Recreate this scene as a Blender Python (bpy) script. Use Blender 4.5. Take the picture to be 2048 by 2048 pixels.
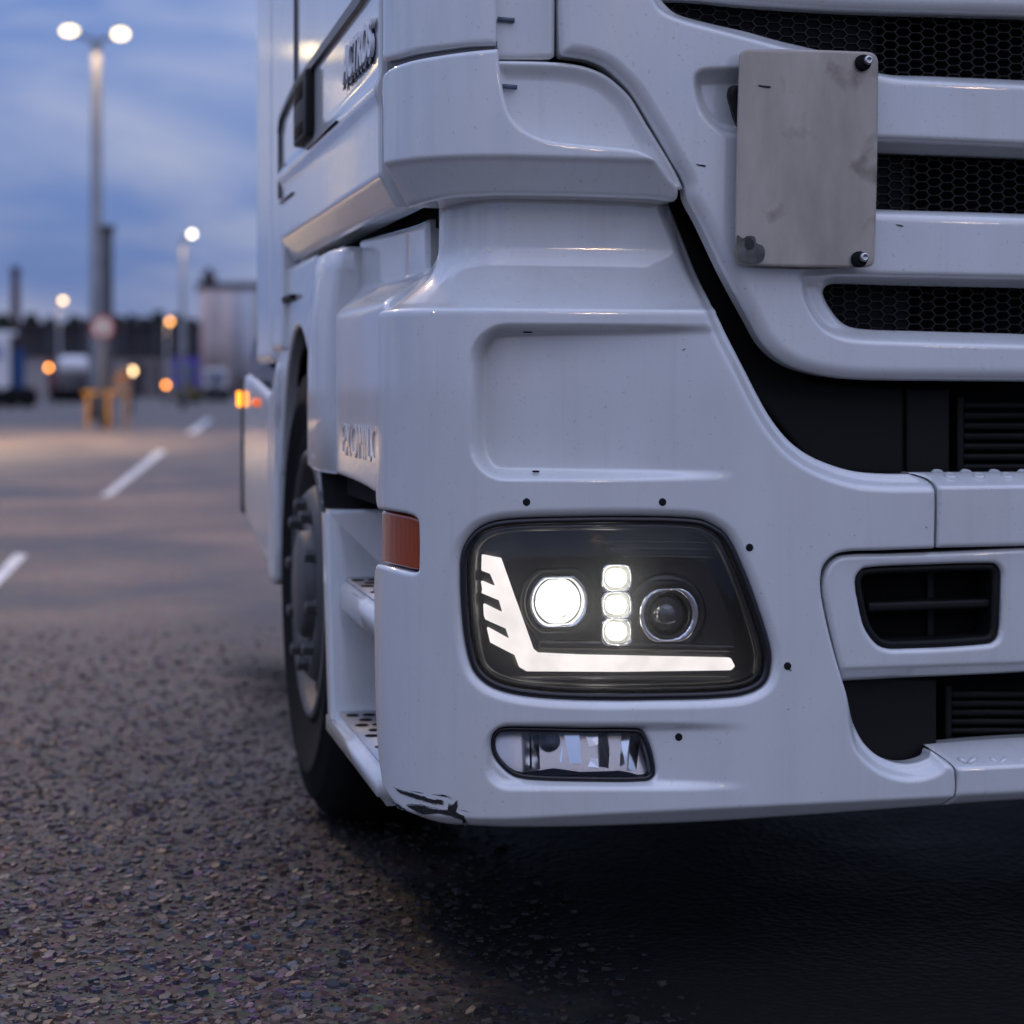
import bpy, bmesh, math, random
import numpy as np
from mathutils import Vector, Matrix
random.seed(7); rng = np.random.default_rng(7)
R_ = math.radians
for _o in list(bpy.data.objects): bpy.data.objects.remove(_o, do_unlink=True)
SC = bpy.context.scene; COL = SC.collection

# ------------------------------------------------------------------ camera
FOC = 4000.0            # focal length in photo pixels (photo is 2048 wide)
HOR = 775.0             # row of the horizon
HC = 0.96               # camera height
YAW = math.atan(924.0 / FOC)
cam = bpy.data.cameras.new("camera"); camo = bpy.data.objects.new("camera", cam); COL.objects.link(camo)
cam.sensor_width = 36; cam.lens = 36 * FOC / 2048; cam.shift_y = -(1024 - HOR) / 2048
cam.clip_start = 0.05; cam.clip_end = 3000
camo.location = (0, 0, HC); camo.rotation_euler = (R_(90), 0, -YAW)
cam.dof.use_dof = True; cam.dof.focus_distance = 3.2; cam.dof.aperture_fstop = 3.1
SC.camera = camo

# ------------------------------------------------------------------ render / view
SC.render.engine = 'CYCLES'
SC.cycles.use_denoising = True
try: SC.cycles.denoiser = 'OPENIMAGEDENOISE'
except Exception: pass
SC.cycles.use_adaptive_sampling = True; SC.cycles.adaptive_threshold = 0.02
SC.cycles.max_bounces = 6; SC.cycles.diffuse_bounces = 3; SC.cycles.glossy_bounces = 3; SC.cycles.transparent_max_bounces = 8
SC.cycles.sample_clamp_indirect = 6.0
SC.cycles.caustics_reflective = False; SC.cycles.caustics_refractive = False
SC.view_settings.view_transform = 'Standard'; SC.view_settings.look = 'None'
SC.view_settings.exposure = 0.0; SC.view_settings.gamma = 1.0

# ------------------------------------------------------------------ world: dusk sky with thin cloud
W = bpy.data.worlds.new("World"); SC.world = W; W.use_nodes = True
nt = W.node_tree; nt.nodes.clear()
def wn(t): return nt.nodes.new(t)
out = wn('ShaderNodeOutputWorld'); bg = wn('ShaderNodeBackground')
sky = wn('ShaderNodeTexSky'); sky.sky_type = 'NISHITA'; sky.sun_disc = False
SUN_EL, SUN_ROT = R_(2.0), R_(200)
sky.sun_elevation = SUN_EL; sky.sun_rotation = SUN_ROT; sky.ozone_density = 4.0; sky.dust_density = 0.3; sky.air_density = 1.0
tc = wn('ShaderNodeTexCoord')
mp = wn('ShaderNodeMapping'); mp.inputs['Scale'].default_value = (1.0, 1.0, 3.2)
nz = wn('ShaderNodeTexNoise'); nz.inputs['Scale'].default_value = 5.5; nz.inputs['Detail'].default_value = 5; nz.inputs['Roughness'].default_value = 0.5; nz.inputs['Distortion'].default_value = 0.5
rp = wn('ShaderNodeValToRGB'); rp.color_ramp.elements[0].position = 0.36; rp.color_ramp.elements[1].position = 0.62
rp.color_ramp.elements[0].color = (0.185, 0.285, 0.60, 1); rp.color_ramp.elements[1].color = (0.44, 0.49, 0.70, 1)
mx = wn('ShaderNodeMix'); mx.data_type = 'RGBA'; mx.inputs[0].default_value = 0.82
sc_ = wn('ShaderNodeMix'); sc_.data_type = 'RGBA'; sc_.blend_type = 'MULTIPLY'; sc_.inputs[0].default_value = 1.0
sc_.inputs[7].default_value = (0.10, 0.10, 0.115, 1)
nt.links.new(tc.outputs['Generated'], mp.inputs['Vector']); nt.links.new(mp.outputs['Vector'], nz.inputs['Vector'])
nt.links.new(nz.outputs['Fac'], rp.inputs['Fac'])
nt.links.new(sky.outputs['Color'], sc_.inputs[6])
nt.links.new(sc_.outputs[2], mx.inputs[6]); nt.links.new(rp.outputs['Color'], mx.inputs[7])
# brighter overhead, as an overcast dusk sky is
sepz = wn('ShaderNodeSeparateXYZ'); nt.links.new(tc.outputs['Generated'], sepz.inputs[0])
grd = wn('ShaderNodeValToRGB'); grd.color_ramp.interpolation = 'EASE'
e_ = grd.color_ramp.elements; e_[0].position = 0.0; e_[0].color = (0.40, 0.40, 0.42, 1); e_[1].position = 1.0; e_[1].color = (1.30, 1.30, 1.30, 1)
q_ = e_.new(0.20); q_.color = (0.56, 0.56, 0.56, 1); q_ = e_.new(0.5); q_.color = (0.92, 0.92, 0.92, 1)
nt.links.new(sepz.outputs[2], grd.inputs['Fac'])
gm = wn('ShaderNodeMix'); gm.data_type = 'RGBA'; gm.blend_type = 'MULTIPLY'; gm.inputs[0].default_value = 1.0
nt.links.new(mx.outputs[2], gm.inputs[6]); nt.links.new(grd.outputs['Color'], gm.inputs[7])
nt.links.new(gm.outputs[2], bg.inputs['Color']); bg.inputs['Strength'].default_value = 2.05
nt.links.new(bg.outputs[0], out.inputs['Surface'])
# faint last light from behind the camera, very soft
sl = bpy.data.lights.new("sun", 'SUN'); sl.energy = 0.24; sl.angle = R_(60); sl.color = (1.0, 0.82, 0.66)
so = bpy.data.objects.new("sun", sl); COL.objects.link(so); so.rotation_euler = (R_(45), 0, R_(15))

# ------------------------------------------------------------------ projection helpers
def T(px): return math.tan(YAW + math.atan((px - 1024.0) / FOC))
SA, CA = math.sin(YAW), math.cos(YAW)
def at(px, py, d):
    """point seen at photo pixel (px,py), d metres along the view axis"""
    u = (px - 1024.0) / FOC * d
    return Vector((d * SA + u * CA, d * CA - u * SA, HC - (py - HOR) / FOC * d))
def ground(px, py, z=0.0):
    d = (HC - z) * FOC / (py - HOR); return at(px, py, d)
def side(px, py, X):
    Y = X / T(px); d = X * SA + Y * CA
    return Vector((X, Y, HC - (py - HOR) / FOC * d))

class Prof:
    """horizontal profile of the cab: side (going forward), corner fillet, front (going right)"""
    def __init__(s, Xs, Y0, R, Yback, Xend):
        pts = [(Xs, Yback), (Xs, Y0 + R)]
        n = 40
        for i in range(1, n + 1):
            t = math.pi / 2 * i / n
            pts.append((Xs + R - R * math.cos(t), Y0 + R - R * math.sin(t)))
        pts.append((Xend, Y0))
        nor = [(1, 0), (1, 0)] + [(math.cos(math.pi / 2 * i / n), math.sin(math.pi / 2 * i / n)) for i in range(1, n + 1)] + [(0, 1)]
        X = np.array([p[0] for p in pts]); Y = np.array([p[1] for p in pts])
        S = np.concatenate([[0], np.cumsum(np.hypot(np.diff(X), np.diff(Y)))])
        # resample for pixel lookup
        s.S, s.X, s.Y = S, X, Y; s.NX = np.array([a[0] for a in nor], float); s.NY = np.array([a[1] for a in nor], float)
        s.fs = np.unique(np.concatenate([np.linspace(0, S[-1], 2500), S]))
    def at(s, S, o):
        nx = np.interp(S, s.S, s.NX); ny = np.interp(S, s.S, s.NY)
        return np.interp(S, s.S, s.X) + nx * o, np.interp(S, s.S, s.Y) + ny * o
    def sz(s, px, py, o=0.0):
        X, Y = s.at(s.fs, o)
        PX = 1024 + FOC * np.tan(np.arctan2(X, Y) - YAW)
        q = float(np.interp(px, PX, s.fs)); x, y = s.at(q, o)
        d = x * SA + y * CA
        return q, float(HC - (py - HOR) / FOC * d)
    def pt(s, px, py, o=0.0):
        q, z = s.sz(px, py, o); x, y = s.at(q, o); return Vector((float(x), float(y), z))

def smooth(pts, n=6, closed=True):
    """Catmull-Rom through points; a point given as (x,y,1) stays a corner"""
    P = [(p[0], p[1], p[2] if len(p) > 2 else 0) for p in pts]; N = len(P); o = []
    rng_ = range(N if closed else N - 1)
    for i in rng_:
        a, b = P[i], P[(i + 1) % N]
        pa = P[(i - 1) % N] if (closed or i > 0) else a; nb = P[(i + 2) % N] if (closed or i + 2 < N) else b
        L = math.hypot(b[0] - a[0], b[1] - a[1]) + 1e-9
        def tang(p, q, r, c):
            if c: return None
            l1 = math.hypot(q[0] - p[0], q[1] - p[1]) + 1e-9; l2 = math.hypot(r[0] - q[0], r[1] - q[1]) + 1e-9
            dx = r[0] - p[0]; dy = r[1] - p[1]
            return dx / (l1 + l2) * L, dy / (l1 + l2) * L
        t1 = tang(pa, a, b, a[2]) or (b[0] - a[0], b[1] - a[1]); t2 = tang(a, b, nb, b[2]) or (b[0] - a[0], b[1] - a[1])
        for k in range(n):
            t = k / n; t2_, t3 = t * t, t * t * t
            h1, h2, h3, h4 = 2 * t3 - 3 * t2_ + 1, t3 - 2 * t2_ + t, -2 * t3 + 3 * t2_, t3 - t2_
            o.append((h1 * a[0] + h2 * t1[0] + h3 * b[0] + h4 * t2[0], h1 * a[1] + h2 * t1[1] + h3 * b[1] + h4 * t2[1]))
    if not closed: o.append(P[-1][:2])
    return o

def trace(prof, pts, o=0.0, n=6, raw=False):
    q = [p[:2] for p in pts] if raw else smooth(pts, n)
    return [prof.sz(x, y, o(x, y) if callable(o) else o) for x, y in q]

def sdf(S, Z, poly):
    P = np.array(poly); Q = np.roll(P, -1, axis=0)
    d2 = np.full(S.shape, 1e9); ins = np.zeros(S.shape, bool)
    for (x1, y1), (x2, y2) in zip(P, Q):
        dx, dy = x2 - x1, y2 - y1; L = dx * dx + dy * dy
        if L < 1e-14: continue
        t = np.clip(((S - x1) * dx + (Z - y1) * dy) / L, 0, 1)
        d2 = np.minimum(d2, (S - x1 - t * dx) ** 2 + (Z - y1 - t * dy) ** 2)
        if y1 != y2:
            c = ((y1 > Z) != (y2 > Z)) & (S < (x2 - x1) * (Z - y1) / (y2 - y1) + x1)
            ins ^= c
    d = np.sqrt(d2); return np.where(ins, -d, d)

def sstep(a, b, x):
    t = np.clip((x - a) / (b - a), 0, 1); return t * t * (3 - 2 * t)

# ------------------------------------------------------------------ scene graph helpers
def put(name, me, mat=None, parent=None):
    o = bpy.data.objects.new(name, me); COL.objects.link(o)
    if mat is not None and not me.materials: me.materials.append(mat)
    if parent is not None:
        o.parent = parent
        r = parent
        while r.parent is not None: r = r.parent
        if r.type == 'EMPTY' and parent is r: o.location = -r.location
    return o
def tag(o, label=None, cat=None, group=None, kind=None):
    if label: o['label'] = label
    if cat: o['category'] = cat
    if group: o['group'] = group
    if kind: o['kind'] = kind
    return o
def empty(name, loc, label, cat, group=None):
    o = bpy.data.objects.new(name, None); COL.objects.link(o); o.location = loc; o.empty_display_size = 0.2
    return tag(o, label, cat, group)
def mesh(name, V, F, smooth_=False):
    me = bpy.data.meshes.new(name); me.from_pydata([tuple(v) for v in V], [], [tuple(f) for f in F]); me.update()
    if smooth_: me.polygons.foreach_set('use_smooth', [True] * len(me.polygons))
    return me

def panel(name, prof, outer, mat, parent, holes=(), off=0.0, res=0.0035, thick=0.012, roll=0.004, back=False):
    P = np.array(outer); s0, z0 = P.min(0) - res * 0.7; s1, z1 = P.max(0) + res * 0.7
    ns = max(3, int((s1 - s0) / res) + 2); nzz = max(3, int((z1 - z0) / res) + 2)
    s = np.linspace(s0, s1, ns); z = np.linspace(z0, z1, nzz); S, Z = np.meshgrid(s, z)
    sd = sdf(S, Z, outer)
    for h in holes: sd = np.maximum(sd, -sdf(S, Z, h))
    sd = np.where(np.abs(sd) < 1e-6, -1e-6, sd)
    ins = sd < 0
    pS, pZ, pD = [S[ins]], [Z[ins]], [-sd[ins]]
    idx = -np.ones(S.shape, int); idx[ins] = np.arange(ins.sum()); cnt = int(ins.sum())
    eS, eZ = [], []; ecache = {}
    def cross(i, j, k, l):
        nonlocal cnt
        key = (i, j, k, l) if (i, j) < (k, l) else (k, l, i, j)
        if key in ecache: return ecache[key]
        a, b = sd[i, j], sd[k, l]; t = a / (a - b)
        eS.append(S[i, j] + t * (S[k, l] - S[i, j])); eZ.append(Z[i, j] + t * (Z[k, l] - Z[i, j]))
        ecache[key] = cnt; cnt += 1; return cnt - 1
    A, B, C_, D_ = ins[:-1, :-1], ins[:-1, 1:], ins[1:, 1:], ins[1:, :-1]
    full = A & B & C_ & D_; ii, jj = np.nonzero(full)
    quads = np.stack([idx[ii, jj], idx[ii, jj + 1], idx[ii + 1, jj + 1], idx[ii + 1, jj]], 1).tolist()
    part = (A | B | C_ | D_) & ~full; walls = []
    for i, j in zip(*np.nonzero(part)):
        c = [(i, j), (i, j + 1), (i + 1, j + 1), (i + 1, j)]; poly = []; xs = []
        for k in range(4):
            p, q = c[k], c[(k + 1) % 4]
            if ins[p]: poly.append(int(idx[p]))
            if ins[p] != ins[q]:
                e = cross(*p, *q); poly.append(e); xs.append((e, bool(ins[p])))
        if len(poly) >= 3: quads.append(poly)
        if len(xs) == 2:
            a, b = xs
            walls.append((a[0], b[0]) if a[1] else (b[0], a[0]))
        elif len(xs) == 4:
            for k in range(0, 4):
                if xs[k][1]: walls.append((xs[k][0], xs[(k + 1) % 4][0]))
    vs = np.concatenate(pS + [np.array(eS)]); vz = np.concatenate(pZ + [np.array(eZ)]); vd = np.concatenate(pD + [np.zeros(len(eS))])
    o = off(vs, vz, vd) if callable(off) else np.full(vs.shape, off)
    if roll > 0:
        t = np.clip(1 - vd / roll, 0, 1); o = o + roll * (1 - np.sqrt(np.maximum(0, 1 - t * t))) * 0.85
    x, y = prof.at(vs, o); V = np.stack([x, y, vz], 1)
    nb = len(V); base = {}
    V2 = []
    wf = []
    if thick > 0:
        for a, b in walls:
            ids = []
            for q in (a, b):
                if q not in base:
                    base[q] = nb + len(V2)
                    xx, yy = prof.at(vs[q], o[q] + thick); V2.append((V[q][0], V[q][1], V[q][2])); V2.append((float(xx), float(yy), vz[q]))
                ids.append(base[q])
            wf.append((ids[0], ids[0] + 1, ids[1] + 1, ids[1]))
    allV = V.tolist() + V2
    me = mesh(name, allV, quads + wf, True)
    return put(name, me, mat, parent)

def box_mesh(name, lo, hi, bevel=0.0, seg=2):
    bm = bmesh.new(); bmesh.ops.create_cube(bm, size=1.0)
    for v in bm.verts:
        v.co = Vector([lo[k] + (v.co[k] + 0.5) * (hi[k] - lo[k]) for k in range(3)])
    if bevel > 0: bmesh.ops.bevel(bm, geom=bm.edges[:], offset=bevel, segments=seg, profile=0.5, affect='EDGES')
    me = bpy.data.meshes.new(name); bm.to_mesh(me); bm.free()
    if bevel > 0: me.polygons.foreach_set('use_smooth', [True] * len(me.polygons))
    return me
def box(name, lo, hi, mat, parent, bevel=0.0):
    lo = [min(a, b) for a, b in zip(lo, hi)], [max(a, b) for a, b in zip(lo, hi)]
    return put(name, box_mesh(name, lo[0], lo[1], bevel), mat, parent)
def tube_mesh(name, pts, r, n=10, cap=True):
    pts = [Vector(p) for p in pts]; rs = r if isinstance(r, (list, tuple)) else [r] * len(pts); V, F = [], []
    for i, p in enumerate(pts):
        t = (pts[min(i + 1, len(pts) - 1)] - pts[max(i - 1, 0)]).normalized()
        u = t.orthogonal().normalized() if abs(t.z) > 0.9 else t.cross(Vector((0, 0, 1))).normalized(); v = t.cross(u)
        for k in range(n):
            a = 2 * math.pi * k / n; V.append(p + (u * math.cos(a) + v * math.sin(a)) * rs[i])
    for i in range(len(pts) - 1):
        for k in range(n):
            F.append((i * n + k, i * n + (k + 1) % n, (i + 1) * n + (k + 1) % n, (i + 1) * n + k))
    if cap: F.append(tuple(range(n))[::-1]); F.append(tuple(range((len(pts) - 1) * n, len(pts) * n)))
    return mesh(name, V, F, True)
def lathe_mesh(name, prof, centre, axis, n=64, smooth_=True):
    """prof: list of (radius, height along axis)"""
    ax = Vector(axis).normalized(); u = ax.orthogonal().normalized(); v = ax.cross(u); c = Vector(centre); V, F = [], []
    for r, h in prof:
        for k in range(n):
            a = 2 * math.pi * k / n; V.append(c + ax * h + (u * math.cos(a) + v * math.sin(a)) * r)
    for i in range(len(prof) - 1):
        for k in range(n): F.append((i * n + k, i * n + (k + 1) % n, (i + 1) * n + (k + 1) % n, (i + 1) * n + k))
    return mesh(name, V, F, smooth_)
def prism_mesh(name, poly, depth_vec):
    """planar polygon of 3d points extruded by depth_vec"""
    n = len(poly); V = [Vector(p) for p in poly] + [Vector(p) + Vector(depth_vec) for p in poly]
    F = [tuple(range(n)), tuple(range(n, 2 * n))[::-1]] + [(i, (i + 1) % n, n + (i + 1) % n, n + i) for i in range(n)]
    return mesh(name, V, F)
def join_meshes(name, mlist, sm=False):
    V, F = [], []
    for m in mlist:
        b = len(V); V += [v.co.copy() for v in m.vertices]; F += [tuple(b + i for i in p.vertices) for p in m.polygons]
    for m in mlist: bpy.data.meshes.remove(m)
    return mesh(name, V, F, sm)
def text_mesh(name, body, size, depth, xf, bold=0.0):
    cu = bpy.data.curves.new(name, 'FONT'); cu.body = body; cu.size = size; cu.extrude = depth; cu.offset = bold; cu.align_x = 'LEFT'
    cu.bevel_depth = depth * 0.25
    ob = bpy.data.objects.new(name, cu); COL.objects.link(ob)
    dg = bpy.context.evaluated_depsgraph_get(); me = bpy.data.meshes.new_from_object(ob.evaluated_get(dg))
    bpy.data.objects.remove(ob); bpy.data.curves.remove(cu); me.transform(xf); me.materials.clear(); return me

# ------------------------------------------------------------------ materials
def nodes(name):
    m = bpy.data.materials.new(name); m.use_nodes = True; n = m.node_tree; b = n.nodes['Principled BSDF']; return m, n, b
def simple(name, col, rough=0.5, metal=0.0, spec=0.5, coat=0.0, bump=0.0, bscale=200, var=0.0):
    m, n, b = nodes(name)
    b.inputs['Base Color'].default_value = (*col, 1); b.inputs['Roughness'].default_value = rough; b.inputs['Metallic'].default_value = metal
    b.inputs['Specular IOR Level'].default_value = spec; b.inputs['Coat Weight'].default_value = coat; b.inputs['Coat Roughness'].default_value = 0.04
    t = n.nodes.new('ShaderNodeTexCoord'); z = n.nodes.new('ShaderNodeTexNoise'); z.inputs['Scale'].default_value = bscale; z.inputs['Detail'].default_value = 4
    n.links.new(t.outputs['Object'], z.inputs['Vector'])
    if bump > 0:
        bp = n.nodes.new('ShaderNodeBump'); bp.inputs['Strength'].default_value = bump; bp.inputs['Distance'].default_value = 0.002
        n.links.new(z.outputs['Fac'], bp.inputs['Height']); n.links.new(bp.outputs['Normal'], b.inputs['Normal'])
    if var > 0:
        r = n.nodes.new('ShaderNodeValToRGB'); r.color_ramp.elements[0].position = 0.3; r.color_ramp.elements[1].position = 0.7
        r.color_ramp.elements[0].color = (*[c * (1 - var) for c in col], 1); r.color_ramp.elements[1].color = (*[min(1, c * (1 + var)) for c in col], 1)
        n.links.new(z.outputs['Fac'], r.inputs['Fac']); n.links.new(r.outputs['Color'], b.inputs['Base Color'])
    return m
def emit(name, col, strength):
    m = bpy.data.materials.new(name); m.use_nodes = True; n = m.node_tree; n.nodes.clear()
    o = n.nodes.new('ShaderNodeOutputMaterial'); e = n.nodes.new('ShaderNodeEmission'); e.inputs['Color'].default_value = (*col, 1); e.inputs['Strength'].default_value = strength
    n.links.new(e.outputs[0], o.inputs['Surface']); return m

def make_paint(name, col):
    m, n, b = nodes(name); L = n.links.new
    b.inputs['Roughness'].default_value = 0.42; b.inputs['Coat Weight'].default_value = 1.0; b.inputs['Coat Roughness'].default_value = 0.05; b.inputs['Coat IOR'].default_value = 1.85
    t = n.nodes.new('ShaderNodeTexCoord')
    # road film: faint large streaks
    mpg = n.nodes.new('ShaderNodeMapping'); mpg.inputs['Scale'].default_value = (1, 1, 0.35)
    z1 = n.nodes.new('ShaderNodeTexNoise'); z1.inputs['Scale'].default_value = 5; z1.inputs['Detail'].default_value = 6; z1.inputs['Roughness'].default_value = 0.6
    L(t.outputs['Object'], mpg.inputs['Vector']); L(mpg.outputs['Vector'], z1.inputs['Vector'])
    r1 = n.nodes.new('ShaderNodeValToRGB'); r1.color_ramp.elements[0].position = 0.35; r1.color_ramp.elements[1].position = 0.7
    r1.color_ramp.elements[0].color = (col[0] * 0.90, col[1] * 0.885, col[2] * 0.86, 1); r1.color_ramp.elements[1].color = (*col, 1)
    L(z1.outputs['Fac'], r1.inputs['Fac'])
    # drip streaks and dried spots of road dirt
    mps = n.nodes.new('ShaderNodeMapping'); mps.inputs['Scale'].default_value = (55, 55, 2.0); zs = n.nodes.new('ShaderNodeTexNoise'); zs.inputs['Scale'].default_value = 1.0; zs.inputs['Detail'].default_value = 5
    L(t.outputs['Object'], mps.inputs['Vector']); L(mps.outputs['Vector'], zs.inputs['Vector'])
    rs = n.nodes.new('ShaderNodeValToRGB'); rs.color_ramp.elements[0].position = 0.56; rs.color_ramp.elements[0].color = (1, 1, 1, 1); rs.color_ramp.elements[1].position = 0.78; rs.color_ramp.elements[1].color = (0.80, 0.77, 0.72, 1); L(zs.outputs['Fac'], rs.inputs['Fac'])
    zd = n.nodes.new('ShaderNodeTexNoise'); zd.inputs['Scale'].default_value = 160; zd.inputs['Detail'].default_value = 2; L(t.outputs['Object'], zd.inputs['Vector'])
    rd = n.nodes.new('ShaderNodeValToRGB'); rd.color_ramp.elements[0].position = 0.66; rd.color_ramp.elements[0].color = (1, 1, 1, 1); rd.color_ramp.elements[1].position = 0.80; rd.color_ramp.elements[1].color = (0.62, 0.58, 0.52, 1); L(zd.outputs['Fac'], rd.inputs['Fac'])
    ma = n.nodes.new('ShaderNodeMix'); ma.data_type = 'RGBA'; ma.blend_type = 'MULTIPLY'; ma.inputs[0].default_value = 0.3; L(r1.outputs['Color'], ma.inputs[6]); L(rs.outputs['Color'], ma.inputs[7])
    mb = n.nodes.new('ShaderNodeMix'); mb.data_type = 'RGBA'; mb.blend_type = 'MULTIPLY'; mb.inputs[0].default_value = 0.8; L(ma.outputs[2], mb.inputs[6]); L(rd.outputs['Color'], mb.inputs[7])
    # stone chips: tiny dark dots
    vo = n.nodes.new('ShaderNodeTexVoronoi'); vo.inputs['Scale'].default_value = 17; vo.feature = 'F1'
    nzv = n.nodes.new('ShaderNodeTexNoise'); nzv.inputs['Scale'].default_value = 90
    mv = n.nodes.new('ShaderNodeMix'); mv.data_type = 'VECTOR'; mv.inputs[0].default_value = 0.012
    L(t.outputs['Object'], mv.inputs[4]); L(nzv.outputs['Color'], mv.inputs[5]); L(mv.outputs[1], vo.inputs['Vector'])
    # random radius per cell, most cells none
    sx = n.nodes.new('ShaderNodeSeparateColor'); L(vo.outputs['Color'], sx.inputs[0])
    mr = n.nodes.new('ShaderNodeMapRange'); mr.inputs['From Min'].default_value = 0.5; mr.inputs['From Max'].default_value = 1.0; mr.inputs['To Min'].default_value = 0.0; mr.inputs['To Max'].default_value = 0.030
    L(sx.outputs[0], mr.inputs['Value'])
    lt = n.nodes.new('ShaderNodeMath'); lt.operation = 'LESS_THAN'; L(vo.outputs['Distance'], lt.inputs[0]); L(mr.outputs[0], lt.inputs[1])
    mc = n.nodes.new('ShaderNodeMix'); mc.data_type = 'RGBA'; mc.inputs[7].default_value = (0.03, 0.03, 0.035, 1)
    L(lt.outputs[0], mc.inputs[0]); L(mb.outputs[2], mc.inputs[6]); L(mc.outputs[2], b.inputs['Base Color'])
    # slight orange peel and film roughness
    z2 = n.nodes.new('ShaderNodeTexNoise'); z2.inputs['Scale'].default_value = 22; z2.inputs['Detail'].default_value = 2
    L(t.outputs['Object'], z2.inputs['Vector'])
    mr2 = n.nodes.new('ShaderNodeMapRange'); mr2.inputs['To Min'].default_value = 0.03; mr2.inputs['To Max'].default_value = 0.10; L(z1.outputs['Fac'], mr2.inputs['Value']); L(mr2.outputs[0], b.inputs['Coat Roughness'])
    bp = n.nodes.new('ShaderNodeBump'); bp.inputs['Strength'].default_value = 0.02; bp.inputs['Distance'].default_value = 0.003; L(z2.outputs['Fac'], bp.inputs['Height']); L(bp.outputs['Normal'], b.inputs['Normal']); L(bp.outputs['Normal'], b.inputs['Coat Normal'])
    return m
PAINT = make_paint("white_paint", (0.69, 0.71, 0.715))
BLACK = simple("black_plastic", (0.007, 0.007, 0.007), 0.55, spec=0.25, bump=0.15, bscale=600)
DARK = simple("dark_cavity", (0.006, 0.006, 0.007), 0.8, spec=0.1)
MESHP = simple("grille_plastic", (0.020, 0.019, 0.018), 0.5, spec=0.3)
RUBBER = simple("rubber", (0.012, 0.012, 0.012), 0.9, spec=0.12, bump=0.3, bscale=150)
GAP = simple("gap_rubber", (0.008, 0.008, 0.01), 0.6, spec=0.2)
CHROME = simple("chrome", (0.85, 0.85, 0.87), 0.06, 1.0)
SILVER = simple("silver_paint", (0.085, 0.082, 0.08), 0.6, 0.2, var=0.15, bscale=12)
TREAD = simple("tread_aluminium", (0.38, 0.39, 0.42), 0.35, 1.0, bump=0.3, bscale=120)
HOUS = simple("lamp_housing", (0.010, 0.010, 0.011), 0.25, coat=0.3)
SEAL = simple("lamp_seal", (0.012, 0.012, 0.016), 0.3)
GREYP = simple("grey_plastic", (0.09, 0.11, 0.16), 0.45)
STEEL = simple("bolt_steel", (0.55, 0.55, 0.56), 0.3, 1.0)
def make_glass(name, tint=(1, 1, 1), fac=1.0):
    m = bpy.data.materials.new(name); m.use_nodes = True; n = m.node_tree; n.nodes.clear(); L = n.links.new
    o = n.nodes.new('ShaderNodeOutputMaterial'); t = n.nodes.new('ShaderNodeBsdfTransparent'); g = n.nodes.new('ShaderNodeBsdfGlossy'); g.inputs['Roughness'].default_value = 0.02
    t.inputs['Color'].default_value = (*tint, 1); f = n.nodes.new('ShaderNodeFresnel'); f.inputs['IOR'].default_value = 1.5
    mm = n.nodes.new('ShaderNodeMixShader'); L(f.outputs[0], mm.inputs[0]); L(t.outputs[0], mm.inputs[1]); L(g.outputs[0], mm.inputs[2]); 
    df = n.nodes.new('ShaderNodeBsdfTranslucent'); df.inputs['Color'].default_value = (0.9, 0.9, 0.9, 1); m2 = n.nodes.new('ShaderNodeMixShader'); m2.inputs[0].default_value = 0.055 * fac; L(mm.outputs[0], m2.inputs[1]); L(df.outputs[0], m2.inputs[2]); L(m2.outputs[0], o.inputs['Surface']); return m
GLASS = make_glass("clear_cover", (0.96, 0.97, 0.98))
LENSG = simple("dark_lens_glass", (0.06, 0.055, 0.068), 0.03, 0.0, 1.0, coat=1.0)
GUIDE = emit("light_guide_glow", (1.0, 0.925, 0.905), 1.0)
def vary(m, scale, lo, hi):
    n = m.node_tree; t = n.nodes.new('ShaderNodeTexCoord'); z = n.nodes.new('ShaderNodeTexNoise'); z.inputs['Scale'].default_value = scale; z.inputs['Detail'].default_value = 3
    mr = n.nodes.new('ShaderNodeMapRange'); mr.inputs['From Min'].default_value = 0.3; mr.inputs['From Max'].default_value = 0.7; mr.inputs['To Min'].default_value = lo; mr.inputs['To Max'].default_value = hi
    n.links.new(t.outputs['Object'], z.inputs['Vector']); n.links.new(z.outputs['Fac'], mr.inputs['Value']); n.links.new(mr.outputs[0], [q for q in n.nodes if q.type == 'EMISSION'][0].inputs['Strength'])
vary(GUIDE, 18, 0.92, 1.25)
LEDW = emit("led_glow", (1.0, 0.98, 0.90), 9.0); vary(LEDW, 70, 3.0, 14.0)
LEDS = emit('led_lens_glow', (1.0, 0.97, 0.86), 0.75); vary(LEDS, 110, 0.45, 0.95)
BEAM = emit("beam_glow", (1.0, 0.99, 0.94), 9.0); vary(BEAM, 40, 0.75, 2.6)
def make_amber(name, col, es=0.0):
    m, n, b = nodes(name); b.inputs['Base Color'].default_value = (*col, 1); b.inputs['Roughness'].default_value = 0.15; b.inputs['Coat Weight'].default_value = 1
    t = n.nodes.new('ShaderNodeTexCoord'); w = n.nodes.new('ShaderNodeTexWave'); w.bands_direction = 'X'; w.inputs['Scale'].default_value = 60
    n.links.new(t.outputs['Object'], w.inputs['Vector']); bp = n.nodes.new('ShaderNodeBump'); bp.inputs['Strength'].default_value = 0.25; bp.inputs['Distance'].default_value = 0.002
    n.links.new(w.outputs['Fac'], bp.inputs['Height']); n.links.new(bp.outputs['Normal'], b.inputs['Normal'])
    if es: b.inputs['Emission Color'].default_value = (*col, 1); b.inputs['Emission Strength'].default_value = es
    return m
AMBER = make_amber("amber_lens", (0.36, 0.052, 0.010))
MARKER = emit("marker_glow", (1.0, 0.33, 0.03), 3.0)
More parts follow.
